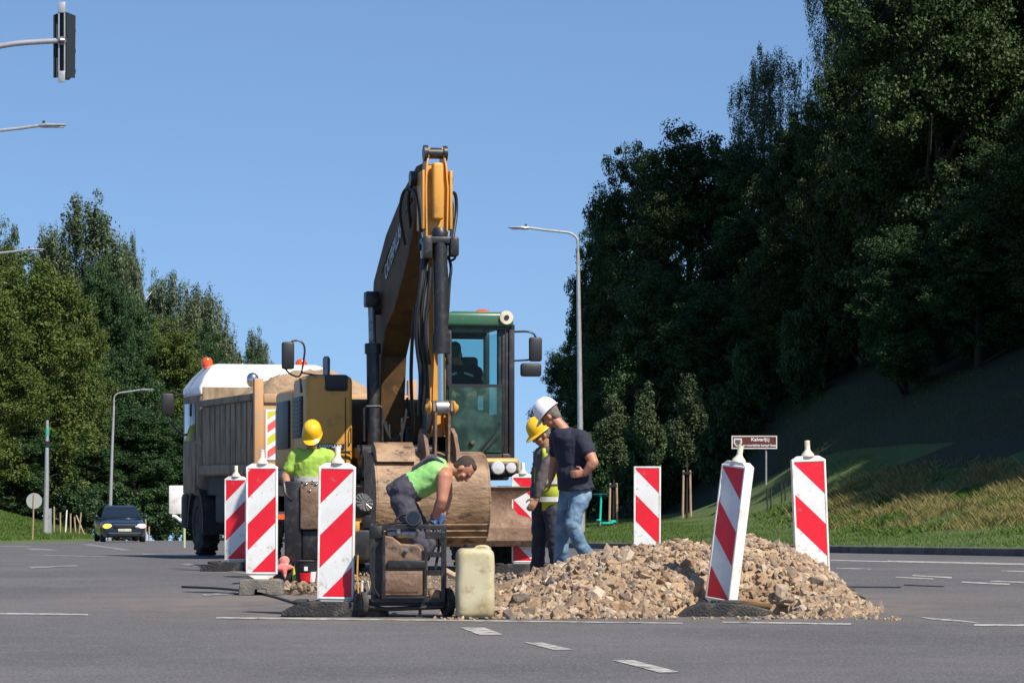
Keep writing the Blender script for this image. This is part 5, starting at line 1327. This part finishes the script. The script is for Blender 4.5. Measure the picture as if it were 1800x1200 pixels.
# small rubble on the soil
pts, sizes = [], []
for _ in range(900):
    X = r.uniform(-2.45, .6); Y = r.uniform(25.2, 32); 
    if ((X+.95)/1.6)**2+((Y-28.8)/3.6)**2 > 1: continue
    s_ = float(np.clip(r.lognormal(math.log(.012), .5), .006, .05)); pts.append((X, Y, .03+s_*.3)); sizes.append(s_)
for _ in range(90):
    p_ = G(r.uniform(500, 560), r.uniform(1028, 1046)); s_ = r.uniform(.02, .045); pts.append((p_.x, p_.y, p_.z+.03+r.uniform(0, .05))); sizes.append(s_)
tag(rocks('rubble', pts, sizes, M['stone'], '', ''), 'small broken stones scattered over the dug up soil', 'rubble', kind='stuff')
def big_rock(px, py, Y, s_, label, mt, flat=.8):
    p_ = P(px, py, Y); co, fc = rock_variants(1, 3)[0]; co = co*np.array([s_, s_*.8, s_*flat]); co += .03*s_*r.normal(size=co.shape)
    o = np_mesh('rock', co, fc, mt, smooth=False); o.location = (p_.x, Y, p_.z); o.rotation_euler = (.2, .3, r.uniform(0, 6)); tag(o, label, 'rock', 'larger rocks lying in the gravel heap'); return o
M['dark_rock'] = mat('dark_rock', (.085,.068,.055), .9, c2=(.16,.12,.09), scale=9, bump=.5)
M['tan_rock'] = mat('tan_rock', (.40,.29,.19), .9, c2=(.30,.22,.15), scale=9, bump=.5)
big_rock(908, 1060, 21.95, .085, 'dark grey rock at the foot of the gravel, just right of the plastic canister', M['dark_rock'], 1.1)
big_rock(1390, 1062, 22.2, .10, 'broad flat tan stone low in the right half of the gravel heap', M['tan_rock'], .6)
big_rock(1355, 1012, 22.9, .085, 'long flat pale stone in the middle of the right half of the heap', M['tan_rock'], .45)
#big_rock(1215, 934, 23.4, .09, 'stone on the crest of the heap, left of the leaning beacon', M['tan_rock'], .6)
# muddy board beside the leaning beacon's foot
b = B(); b.box(-.26,.26,-.07,.07,-.02,.02, r=.008); o = b.build('board', mat('muddy_board', (.26,.15,.07), .9, c2=(.10,.07,.05), scale=6, stretch=(1,4,4)), None)
p_ = P(1307, 1056, 22.35); o.location = p_; o.rotation_euler = (R(8), R(6), R(-9)); tag(o, 'muddy wooden board lying behind the rubber foot of the leaning beacon', 'board')

# ------------------------------------------------------------------ hydraulic power pack on a wheeled frame
Yc = 21.75; sC = Yc/F
def cp(px, py, dy=0): return Vector(((px-707)*(Yc+dy)/F, dy, HC-(py-HZ)*(Yc+dy)/F))
ct = thing('power_pack', 'black power pack cart with a rusty dented tank, beside the nearest beacon', 'cart', ((707-900)*sC, Yc, 0))
b = B()
for px in (656, 779):
    for dy in (0, .42): b.box(cp(px,0).x-.016, cp(px,0).x+.016, dy-.016, dy+.016, .12, .70)
for zz in (.13, .69):
    for dy in (0, .42): b.box(cp(656,0).x, cp(779,0).x, dy-.014, dy+.014, zz-.016, zz+.016)
    for px in (656, 779): b.box(cp(px,0).x-.014, cp(px,0).x+.014, 0, .42, zz-.014, zz+.014)
b.box(cp(650,0).x, cp(672,0).x, -.02, .30, .60, .70, r=.01); b.box(cp(652,0).x, cp(672,0).x, .0, .42, .16, .60)
b.box(cp(748,0).x, cp(782,0).x, -.02, .0, .60, .655); b.box(cp(750,0).x, cp(779,0).x, -.01, .01, .46, .50); b.box(cp(750,0).x, cp(779,0).x, -.01, .01, .32, .36)
b.tube([cp(655,925,.0), cp(668,930,.02), cp(680,921,.02), cp(705,917,.03), cp(728,921,.02), cp(741,932,0)], .008, smooth=2)
b.tube([cp(752,985,.02), cp(765,960,.02), cp(776,955,.02)], .008); b.tube([cp(640,1066,.02), cp(680,1070,.0), cp(780,1066,.0)], .018)
b.box(cp(640,0).x, cp(790,0).x, .05, .36, .085, .13)
fr_ = b.build('frame', M['black_metal'], ct, bevel=.004)
b = B()
ol = [cp(672,940), cp(690,943), cp(705,955), cp(735,957), cp(749,972), cp(749,1048), cp(671,1048)]
b.prism([(v.x, v.z) for v in ol], -.045, .36, 'y')
tnk = b.build('tank', M['brown_metal'], ct, bevel=.012)
b = B(); q = [cp(671,1000), cp(744,1000), cp(744,1048), cp(671,1048)]
b.box(q[0].x+.008, q[1].x-.004, -.062, -.046, q[3].z+.01, q[0].z-.01, r=.006)
b.box(q[0].x+.03, q[1].x-.03, -.068, -.06, q[3].z+.035, q[0].z-.035, r=.008)
b.build('dented_panel', M['brown_metal'], tnk, bevel=.003)
b = B(); a_, c_ = cp(682,984), cp(748,998); b.box(a_.x, c_.x, -.075, -.045, c_.z, a_.z, r=.006); b.box(cp(676,0).x-.01, cp(676,0).x+.008, -.07, -.044, q[3].z, cp(0,940).z); b.box(cp(746,0).x-.0, cp(746,0).x+.018, -.07, -.044, q[3].z, cp(0,960).z); b.box(cp(671,0).x, cp(748,0).x, -.07,-.044, q[3].z-.014, q[3].z+.004)
b.build('band', M['black_metal'], tnk, bevel=.003)
b = B(); b.box(cp(677,0).x, cp(735,0).x, .02, .33, cp(0,944).z-.01, cp(0,929).z, r=.03, seg=3); b.build('engine_cover', M['steel'], ct)
b = B(); p_ = cp(727,915,.08); d_ = Vector((0,-1,.25)).normalized(); b.cyl(p_, p_+d_*.10, .056, .060, n=24); af = b.build('air_filter', M['black_plastic'], ct)
b = B(); b.cyl(p_+d_*.10, p_+d_*.104, .046, n=24); b.build('filter_mouth', M['glass_dark'], af)
b = B(); a_, c_ = cp(753,1036), cp(776,1060); b.box(a_.x, c_.x, .0, .22, c_.z, a_.z, r=.03, seg=3); b.build('fuel_tank', M['bucket_steel'], ct)
b = B(); a_, c_ = cp(634,1020), cp(647,1047); b.tube([cp(636,1022), cp(646,1022), cp(648,1034), cp(643,1046), cp(636,1044), cp(636,1022)], .011, n=8); b.build('shackle', M['cream_plastic'], ct)
b = B(); b.tube([cp(629,975,-.01), cp(628,1010,-.01), cp(630,1042,-.01)], .007, n=6); b.build('lever', M['ochre'], ct)
b = B(); b.tube([cp(690,925,.1), cp(700,905,.12), cp(720,902,.12), cp(735,920,.2)], .012, n=7, smooth=2); b.tube([cp(745,925,.1), cp(757,912,.1), cp(768,930,.1), cp(772,960,.05), cp(765,1000,.02)], .011, n=7, smooth=2)
b.tube([cp(660,960,-.03), cp(650,990,-.05), cp(655,1030,-.05), cp(668,1050,-.03)], .010, n=7, smooth=2); b.build('cable', M['hose'], ct, smooth=60)
b = B(); b.cyl(cp(700,929,-.02), cp(700,937,-.02), .02, n=12); b.build('filler_cap', M['steel'], ct)
b = B(); b.cyl(cp(715,966,-.05), cp(715,966,-.07), .016, n=12); b.build('drain_plug', M['steel'], tnk)
for px, ang in ((634, 64), (786, -66)):
    w_ = wheel(ct, (0,0,0), .112, .052, .07, n=30, lugs=False); c_ = cp(px, 0, .06)
    w_.location = (c_.x, .06, .112); w_.rotation_euler = (0, 0, R(24)); [setattr(ch__.data.materials, '__x', 0) if False else ch__.data.materials.__setitem__(0, M['galv']) for ch__ in w_.children]
b = B(); b.cyl((cp(640,0).x,.06,.112),(cp(780,0).x,.06,.112),.012,n=10); b.box(cp(738,0).x-.012,cp(738,0).x+.012,.02,.05,.01,.10); b.box(cp(738,0).x-.03,cp(738,0).x+.03,.0,.07,.0,.014); b.build('axle', M['black_metal'], ct)

# ------------------------------------------------------------------ plastic canister
cn = thing('canister', 'dirty cream plastic canister with a black cap standing in front of the gravel heap', 'canister', ((835-900)*21.55/F, 21.55, 0), R(4))
b = B(); t2 = bmesh.new(); bmesh.ops.create_cube(t2, size=1)
for v in t2.verts: v.co = Vector((v.co.x*.288, v.co.y*.25, v.co.z*.535+.2675))
bmesh.ops.bevel(t2, geom=list(t2.edges), offset=.055, segments=5, affect='EDGES', profile=.5)
bmesh.ops.subdivide_edges(t2, edges=[e for e in t2.edges if e.calc_length() > .12], cuts=8, use_grid_fill=True)
for v in t2.verts:
    v.co.x += .004*mnoise.noise(v.co*7); v.co.y += .012*mnoise.noise(v.co*6+Vector((3,0,0))); 
    if v.co.z > .42: v.co.x *= 1-.25*(v.co.z-.42)
b.merge(t2)
M['canister'] = mat('dirty_hdpe', (.50,.45,.29), .45, c2=(.40,.33,.18), scale=4, amt=(.42,.62), c3=(.26,.15,.07), scale3=9, amt3=(.55,.72)); 
cb_ = b.build('body', M['canister'], cn, smooth=60)
b = B(); b.lathe([(.034,0),(.036,.01),(.034,.035),(.028,.04),(.001,.041)], (-.055,-.03,.525), n=16); b.build('cap', M['black_plastic'], cn)
b = B(); b.tube([(.0,-.0,.525),(.02,.0,.545),(.09,.0,.545),(.11,0,.52)], .014, smooth=1); b.build('handle', M['canister'], cn)

# ------------------------------------------------------------------ trench compactor in front of the man in the lime shirt
Yt = 28.6
def tp(px, py, dy=0): return Vector(((px-575)*(Yt+dy)/F, dy, HC-(py-HZ)*(Yt+dy)/F-road_z(Yt)))
tm = thing('compactor', 'rusty brown and yellow site compactor standing between the two nearest beacons', 'compactor', ((575-900)*Yt/F, Yt, road_z(Yt)))
b = B(); a_, c_ = tp(528,868), tp(575,930); b.box(a_.x, c_.x, -.05, .3, c_.z, a_.z+.1, r=.02); a2 = tp(513,846); b.box(tp(531,0).x, c_.x, -.03, .32, a_.z+.07, a2.z, r=.03); b.build('housing', M['brown_metal'], tm)
b = B(); b.box(tp(500,0).x, tp(530,0).x, -.02, .35, tp(0,990).z, tp(0,845).z, r=.02); b.box(tp(530,0).x, tp(650,0).x, -.0, .4, tp(0,985).z, tp(0,930).z, r=.03); b.box(tp(620,0).x, tp(655,0).x, .05, .4, tp(0,990).z, tp(0,920).z, r=.02)
b.box(tp(497,0).x, tp(560,0).x, -.05, .42, .01, .12, r=.02); b.build('chassis', M['black_metal'], tm)
for k, (px, py) in enumerate(((538,850),(545,862),(556,851),(551,846))):
    b = B(); b.ball(tp(px,py,-.05), .022, .012, .012, sub=2); b.build('glint_bead', M['chrome'], tm)  # chrome beads standing in for glints on the housing
b = B(); b.cyl(tp(620,905,.02), tp(620,905,.22), .105, n=24); b.box(tp(612,0).x, tp(632,0).x, .0, .2, tp(0,935).z, tp(0,915).z, r=.02); b.build('fuel_tank', M['ochre'], tm)
b = B()
e0 = tp(640,882,.0); 
b.lathe([(.10,0),(.125,-.05),(.13,-.12),(.11,-.16)][::-1], e0, axis=(.5,-.75,.45), n=20); ec = b.build('engine_cover', M['black_plastic'], tm)
b = B(); d_ = Vector((.5,-.75,.45)).normalized(); u_ = d_.orthogonal().normalized(); v_ = d_.cross(u_)
for k in range(12):
    a = 2*PI*k/12; b.tube([e0+d_*.004+(u_*math.cos(a)+v_*math.sin(a))*.03, e0+d_*.012+(u_*math.cos(a)+v_*math.sin(a))*.095], .006, n=6)
b.build('cooling_rib', M['steel'], ec)
b = B(); b.tube([tp(500,850,-.1), tp(503,870,-.15), tp(515,880,-.1)], .016, n=8, smooth=1); b.box(tp(638,0).x, tp(652,0).x, .0, .1, tp(0,928).z, tp(0,905).z, r=.005); b.build('handle', M['black_metal'], tm)

# bucket, rag and bag by the second beacon
Yb = 27.3
bu = thing('builders_bucket', 'black builders bucket with a red and white label, behind the nearest beacon', 'bucket', ((538-900)*Yb/F, Yb, .02))
b = B(); b.lathe([(.085,0),(.118,.25),(.124,.255),(.124,.265),(.112,.262),(.080,.01)], n=26); b.build('pail', M['black_plastic'], bu)
b = B()
for i in range(7):
    a0, a1 = R(-118+i*9), R(-109+i*9); 
    b.poly([(.098*math.cos(a0),.098*math.sin(a0),.06),(.098*math.cos(a1),.098*math.sin(a1),.06),(.113*math.cos(a1),.113*math.sin(a1),.15),(.113*math.cos(a0),.113*math.sin(a0),.15)], [(0,1,2,3)])
b.build('red_label', M['red_film'], bu)
b = B()
for i in range(4):
    a0, a1 = R(-62+i*9), R(-53+i*9)
    b.poly([(.098*math.cos(a0),.098*math.sin(a0),.06),(.098*math.cos(a1),.098*math.sin(a1),.06),(.115*math.cos(a1),.115*math.sin(a1),.16),(.115*math.cos(a0),.115*math.sin(a0),.16)], [(0,1,2,3)])
b.box(-.01,.025,-.121,-.115,.17,.21); b.build('white_label', M['white_film'], bu)
b = B(); b.tube([(-.12,0,.25),(-.06,-.06,.265),(.06,-.06,.265),(.12,0,.25)], .005, n=6, smooth=1); b.build('handle', M['steel'], bu)
bg_ = thing('tool_bag', 'dark tool bag with yellow edges, right of the second beacon', 'bag', ((500-900)*27.6/F, 27.6, .02))
b = B(); b.box(-.12,.12,-.08,.1,0,.20, r=.04, seg=3); b.build('bag_body', M['black_plastic'], bg_)
for x in (-.115, .105):
    b = B(); b.tube([(x,-.085,.02),(x-.005,-.09,.10),(x,-.07,.20)], .018, n=8, smooth=1); b.build('strap', HIVIS if x > 0 else M['ochre'], bg_)
b = B(); blob(b, Vector((0,-.06,.25)), (Vector((1,0,0)),Vector((0,1,0)),Vector((0,0,1))), (.055,.05,.05)); blob(b, Vector((.0,-.10,.19)), (Vector((1,0,0)),Vector((0,1,0)),Vector((0,0,1))), (.10,.03,.035)); capsule(b, (.01,-.11,.18), (.015,-.12,.09), .03, .012); capsule(b,(-.06,-.1,.19),(-.10,-.10,.15),.025,.012)
rag = solid(b, 'rag', mat('pink_rag', (.70,.16,.14), .85, c2=(.75,.36,.32), scale=14), None, .007, 2, .03); rag.location = bg_.location
tag(rag, 'crumpled pink rag lying on the dark tool bag', 'rag')
# hose on the ground and the thin cable to the cart
b = B(); b.tube([G(320,1033)+Vector((0,0,.012)), G(400,1036)+Vector((0,0,.012)), G(470,1046)+Vector((0,0,.012)), G(520,1062)+Vector((0,0,.012)), G(560,1072)+Vector((0,0,.012)), G(640,1078)+Vector((0,0,.012))], .011, n=7, smooth=2)
tag(b.build('hose', M['hose'], None, smooth=60), 'black hose lying across the road from the left to the power pack cart', 'hose')
b = B(); p0, p1 = P(777,1000,25.0), P(815,1017,25.0); b.tube([p0, p0.lerp(p1,.5)+Vector((0,0,-.01)), p1], .03, n=8)
tag(b.build('wooden_handle', M['stake'], None), 'wooden tool handle leaning behind the cream canister', 'tool')

# ------------------------------------------------------------------ street lamps
def street_lamp(px, Y, base_z, head_z, sgn, arm, label, lean=0, ar=.16):
    X = (px-900)*Y/F
    t = thing('street_lamp', label, 'street lamp', (X, Y, base_z), 0, 'white street lamps with a single arm')
    H_ = head_z-base_z
    b = B(); b.tube([(0,0,-.2),(lean*.3,0,H_*.3),(lean*.6,0,H_*.6),(lean,0,H_-.75)], [.095,.085,.07,.055], n=12)
    b.cyl((0,0,0),(0,0,.9),.11,.10); b.build('pole', M['galv'], t)
    ae = arm-.62
    b = B(); pts = [(lean,0,H_-.78),(lean,0,H_-.45)]; 
    for a in np.linspace(0, PI/2, 7): pts.append((lean+sgn*(.42-.42*math.cos(a)), 0, H_-.42+.30*math.sin(a)))
    pts += [(lean+sgn*ae*.7,0,H_-.06),(lean+sgn*ae,0,H_)]
    b.tube(pts, .038, n=10); b.build('arm', M['galv'], t)
    b = B(); x0 = lean+sgn*ae
    prof = [(0,.035,.03),(.06,.07,.05),(.18,.12,.06),(.30,.13,.045),(.45,.11,.035),(.60,.085,.025),(.64,.03,.01)]
    rings = []
    for d, w_, h_ in prof: rings.append([b.bm.verts.new((x0+sgn*d, w_*math.cos(a), H_+.02*d+h_*math.sin(a))) for a in np.linspace(0, 2*PI, 13)[:-1]])
    b.skin(rings); hd = b.build('lamp_head', M['galv'], t)
    b = B(); b.cyl((x0+sgn*.12,0,H_+.05),(x0+sgn*.12,0,H_+.11),.035,.028,n=10); b.build('photocell', M['black_plastic'], hd)
    b = B(); b.box(min(x0+sgn*.2,x0+sgn*.58),max(x0+sgn*.2,x0+sgn*.58),-.07,.07,H_-.045,H_-.03,r=.004); b.build('lens', M['lamp_clear'], hd)
    return t
gx = (1022-900)*83/F
street_lamp(1022, 83, ground_z(gx, 83), 8.48, -1, 2.02, 'street lamp in front of the right-hand wood, its arm reaching left over the sky', lean=-.10)
street_lamp(-40, 65, ground_z(-12.2,65), HC+(HZ-221)*65/F, 1, 2.02, 'nearest left street lamp, only its arm and head in the picture below the traffic signal')
street_lamp(-26, 97, ground_z(-18,97), HC+(HZ-439)*97/F, 1, 2.0, 'street lamp whose arm crosses the treetops at the left edge')
street_lamp(86, 150, ground_z(-24.4,150), HC+(HZ-577)*150/F, 1, 2.4, 'street lamp hidden in the left wood with only its head showing')
street_lamp(192, 134, road_z(134), HC+(HZ-685)*134/F, 1, 1.85, 'small distant street lamp standing behind the dark car', lean=.22)
# traffic signal on a mast arm, seen from behind
YS = 33.0
def sp(px, py, dy=0): return Vector(((px+130)*(YS+dy)/F, dy, HC-(py-HZ)*(YS+dy)/F))
sg = thing('traffic_signal', 'traffic signal on a curved mast arm seen from behind, top left', 'traffic signal', ((-130-900)*YS/F, YS, 0))
b = B(); b.tube([(0,0,0),(0,0,4.8)], [.10,.08], n=14); b.build('mast', M['galv'], sg)
b = B(); b.tube([(0,0,4.8), sp(-125,150), sp(-90,110), sp(-30,88), sp(15,78), sp(60,74), sp(106,72)], .033, n=12, smooth=1); b.build('arm', M['galv'], sg)
b = B(); c0 = sp(110,0)
b.poly([sp(93,27,.02), sp(102,23,.05), sp(102,137,.05), sp(93,137,.02)], [(0,1,2,3)]); b.poly([sp(118,22,.0), sp(130.5,28,.08), sp(129.5,137,.08), sp(117,137,.0)], [(0,1,2,3)])
b.poly([sp(102,23,.05), sp(118,22,.0), sp(117,137,.0), sp(102,137,.05)], [(0,1,2,3)])
bb_ = b.build('back_board', mat('dark_green_board', (.005,.011,.016), .6), sg, smooth=0); mm = bb_.modifiers.new('s', 'SOLIDIFY'); mm.thickness = .02
b = B(); b.box(sp(104,0).x, sp(117,0).x, .03, .30, sp(0,135).z, sp(0,25).z, r=.02); hb = b.build('housing', M['black_plastic'], sg)
for k in range(3):
    b = B(); zz = sp(0, 44+k*36).z; b.cyl(((sp(110,0).x), .30, zz), (sp(110,0).x, .42, zz), .09, n=18, caps=False); b.build('visor', M['black_plastic'], hb)
b = B(); x_ = sp(110,0).x
for dx in (-.036, .030): b.box(x_+dx-.006, x_+dx+.008, -.05, -.035, sp(0,128).z, sp(0,20).z)
b.box(x_-.042,x_+.040,-.055,-.03,sp(0,24).z,sp(0,5).z,r=.005); b.box(x_-.042,x_+.036,-.055,-.03,sp(0,146).z,sp(0,126).z,r=.005); b.build('bracket', M['galv'], sg)
b = B(); b.cyl((x_,-.06,sp(0,73).z),(x_,.02,sp(0,73).z),.05,n=16); b.cyl((x_-.02,-.075,sp(0,73).z),(x_+.03,-.06,sp(0,73).z),.03,n=12); b.build('clamp', M['steel'], sg)

# ------------------------------------------------------------------ signs and posts
YB = 87
bsn = thing('brown_sign', 'brown tourist sign with a white border and crest on two posts, before the dark wood', 'sign', ((1326-900)*YB/F, YB, ground_z((1326-900)*YB/F, YB)))
zb_ = HC-(789-HZ)*YB/F-bsn.location.z; zt_ = HC-(765-HZ)*YB/F-bsn.location.z; hwS = 40.5*YB/F
b = B(); b.box(-hwS,hwS,0,.03,zb_,zt_,r=.0); sgp = b.build('sign_panel', mat('brown_sign_film', (.13,.028,.022), .45, c2=(.11,.032,.018), scale=3), bsn)
b = B(); f_ = .03
for x0_, x1_, z0_, z1_ in ((-hwS+.01,hwS-.01,zt_-.01-f_,zt_-.01),(-hwS+.01,hwS-.01,zb_+.01,zb_+.01+f_),(-hwS+.01,-hwS+.01+f_,zb_+.01+f_,zt_-.01-f_),(hwS-.01-f_,hwS-.01,zb_+.01+f_,zt_-.01-f_)): b.box(x0_,x1_,-.006,-.001,z0_,z1_)
b.build('border', M['white_film'], sgp)
cxs, czs = -hwS+.20, (zb_+zt_)/2
def crest(s_, y_, mt, nm):
    b = B(); pts = [(cxs-.12*s_,czs+.12*s_),(cxs+.12*s_,czs+.12*s_),(cxs+.13*s_,czs-.02*s_),(cxs+.08*s_,czs-.10*s_),(cxs,czs-.145*s_),(cxs-.08*s_,czs-.10*s_),(cxs-.13*s_,czs-.02*s_)]
    b.prism([(p_[0], p_[1]) for p_ in pts], y_-.004, y_, 'y'); b.build(nm, mt, sgp)
crest(1.0, -.002, M['white_film'], 'crest'); crest(.66, -.007, mat('crest_field', (.10,.08,.06), .5, c2=(.25,.2,.12), scale=20), 'crest_field')
text_mesh('lettering', 'Kalvarijų', .15, M['white_film'], sgp, Matrix.Translation((.18,-.005,zt_-.125)) @ FRONT, width=.56, bold=.004)
text_mesh('lettering', 'memorialinis kompleksas', .10, M['white_film'], sgp, Matrix.Translation((.16,-.005,zb_+.115)) @ FRONT, width=1.0, bold=.003)
for px in (1302, 1347):
    x_ = (px-1326)*YB/F; b = B(); b.cyl((x_,.06,-.6),(x_,.06,zb_+.2),.028,n=10); b.build('post', M['galv'], bsn)
Yr = 110
rs = thing('round_sign', 'round sign seen from its pale back, on the left verge', 'sign', ((60-900)*Yr/F, Yr, ground_z((60-900)*Yr/F, Yr)))
zc = HC-(880-HZ)*Yr/F-rs.location.z
b = B(); b.lathe([(.001,0),(.30,0),(.305,.01),(.30,.02),(.001,.02)], (0,0,zc), axis=(.1,-1,0), n=30); b.build('sign_disc', mat('sign_back', (.38,.40,.37), .5, .2), rs)
b = B(); b.cyl((-.06,-.04,-.2),(.0,-.04,zc+.27),.028,n=8); b.build('post', M['stake'], rs)
Yp = 118
pl_ = thing('signal_post', 'white post with teal bands on the left verge beside the round sign', 'post', ((82-900)*Yp/F, Yp, ground_z((82-900)*Yp/F, Yp)))
zz = lambda py: HC-(py-HZ)*Yp/F-pl_.location.z
b = B(); b.tube([(-.06,0,-.2),(0,0,zz(850)),(.03,0,zz(738))], [.12,.10,.06], n=12); b.box(.04,.2,-.05,.05,-.1,zz(893)); b.build('shaft', M['galv'], pl_)
for p0_, p1_ in ((752,765),(775,786)):
    b = B(); b.cyl((.02,0,zz(p1_)),(.025,0,zz(p0_)),.085,n=12); b.build('band', mat('teal_band', (.05,.35,.26), .5) if p0_ == 752 else M['black_plastic'], pl_)
# bare stakes on the verge
for k, (px, top, base, Yk, lean, lb) in enumerate([(95,890,938,121,0,'first thin stake right of the white post'),(106,900,940,122,0,'short stake, second right of the white post'),(115,896,944,124,.02,'pale stake with white wrapping on the left verge'),
        (124,902,944,124,0,'thin brown stake beside the wrapped stake'),(133,908,944,126,-.02,'short thin stake left of the yellowish pair'),(139,900,947,126,.03,'pale yellowish stake, left of its pair'),(148,905,948,127,-.12,'leaning stake at the end of the verge'),
        (170,905,951,129,.02,'reddish stake just left of the dark car'),(178,904,915,131,0,'thin stake behind the left corner of the car'),(256,912,951,129,0,'yellowish stake just right of the dark car'),(262,925,951,129,0,'short stake, second right of the dark car')]):
    X_ = (px-900)*Yk/F; z_ = ground_z(X_, Yk) if px < 165 else road_z(Yk)
    t = thing('verge_stake', lb, 'stake', (X_, Yk, z_), 0, 'thin stakes along the left verge')
    b = B(); b.cyl((-lean,0,-.3),(lean*3,0,HC-(top-HZ)*Yk/F-z_),.035,n=7); b.build('shaft', M['white_plastic'] if k == 2 else M['stake'], t)
# white board with a curved guard beside the truck front
Yg = 60
wb = thing('road_board', 'white board and curved guard rail end on a thin yellow-green post, left of the truck', 'sign', ((318-900)*Yg/F, Yg, road_z(Yg)))
gp_ = lambda px, py: Vector(((px-318)*Yg/F, 0, HC-(py-HZ)*Yg/F-road_z(Yg)))
b = B(); a_, c_ = gp_(297,903), gp_(326,853); b.box(a_.x, c_.x, -.02, .06, a_.z, c_.z, r=.02); b.build('board_panel', M['white_plastic'], wb)
b = B(); b.tube([gp_(303,906), gp_(310,908), gp_(318,916), gp_(330,916)], .035, n=8, smooth=1); b.build('guard', M['white_plastic'], wb)
b = B(); b.cyl(gp_(324,916), gp_(324,962), .028, n=8); b.cyl(gp_(318,916)+Vector((0,.05,0)), gp_(318,860)+Vector((0,.08,0)), .02, n=8); b.build('post', mat('lime_post', (.40,.46,.25), .6), wb)
# dark short posts on the lawn
for k, (px, top, base, Yk, lb) in enumerate([(1352,868,905,80,'dark stake below the right post of the brown sign'),(1377,866,902,80,'dark stake between the brown sign and the right beacon')]):
    X_ = (px-900)*Yk/F; z_ = ground_z(X_, Yk); t = thing('lawn_stake', lb, 'stake', (X_, Yk, z_), 0, 'dark stakes on the lawn')
    for dx in (-.05, .05):
        b = B(); b.cyl((dx,0,-.1),(dx*1.1,0,(base-top)*Yk/F),.022,n=7); b.build('stake', M['bark'], t)
# teal scooter on the lawn
Ys = 88; xs_ = (1055-900)*Ys/F
sc_ = thing('scooter', 'bright teal kick scooter parked on the lawn behind the navy-shirted man', 'scooter', (xs_, Ys, ground_z(xs_, Ys)), R(-30))
M['teal'] = mat('teal_paint', (.01,.52,.40), .4)
b = B(); b.cyl((0,-.02,.10),(.02,.03,.98),.035,n=10); b.build('stem', M['teal'], sc_)
b = B(); b.tube([(-.24,0,1.02),(-.1,0,1.03),(.1,0,1.03),(.24,0,1.02)], .022, n=8); b.box(-.05,.05,-.03,.03,.96,1.06,r=.01); b.build('handlebar', mat('dark_teal', (.01,.12,.14), .5), sc_)
b = B(); b.box(-.09,.09,.05,.72,.11,.16,r=.02); b.box(-.06,.06,.72,.95,.14,.22,r=.02); b.build('deck', M['teal'], sc_)
for y in (-.04, .88):
    w_ = wheel(sc_, (0,y,.105), .105, .05, .05, n=20, lugs=False)
b = B(); b.box(-.05,.05,-.17,.0,.2,.26,r=.015); b.build('mudguard', M['teal'], sc_)
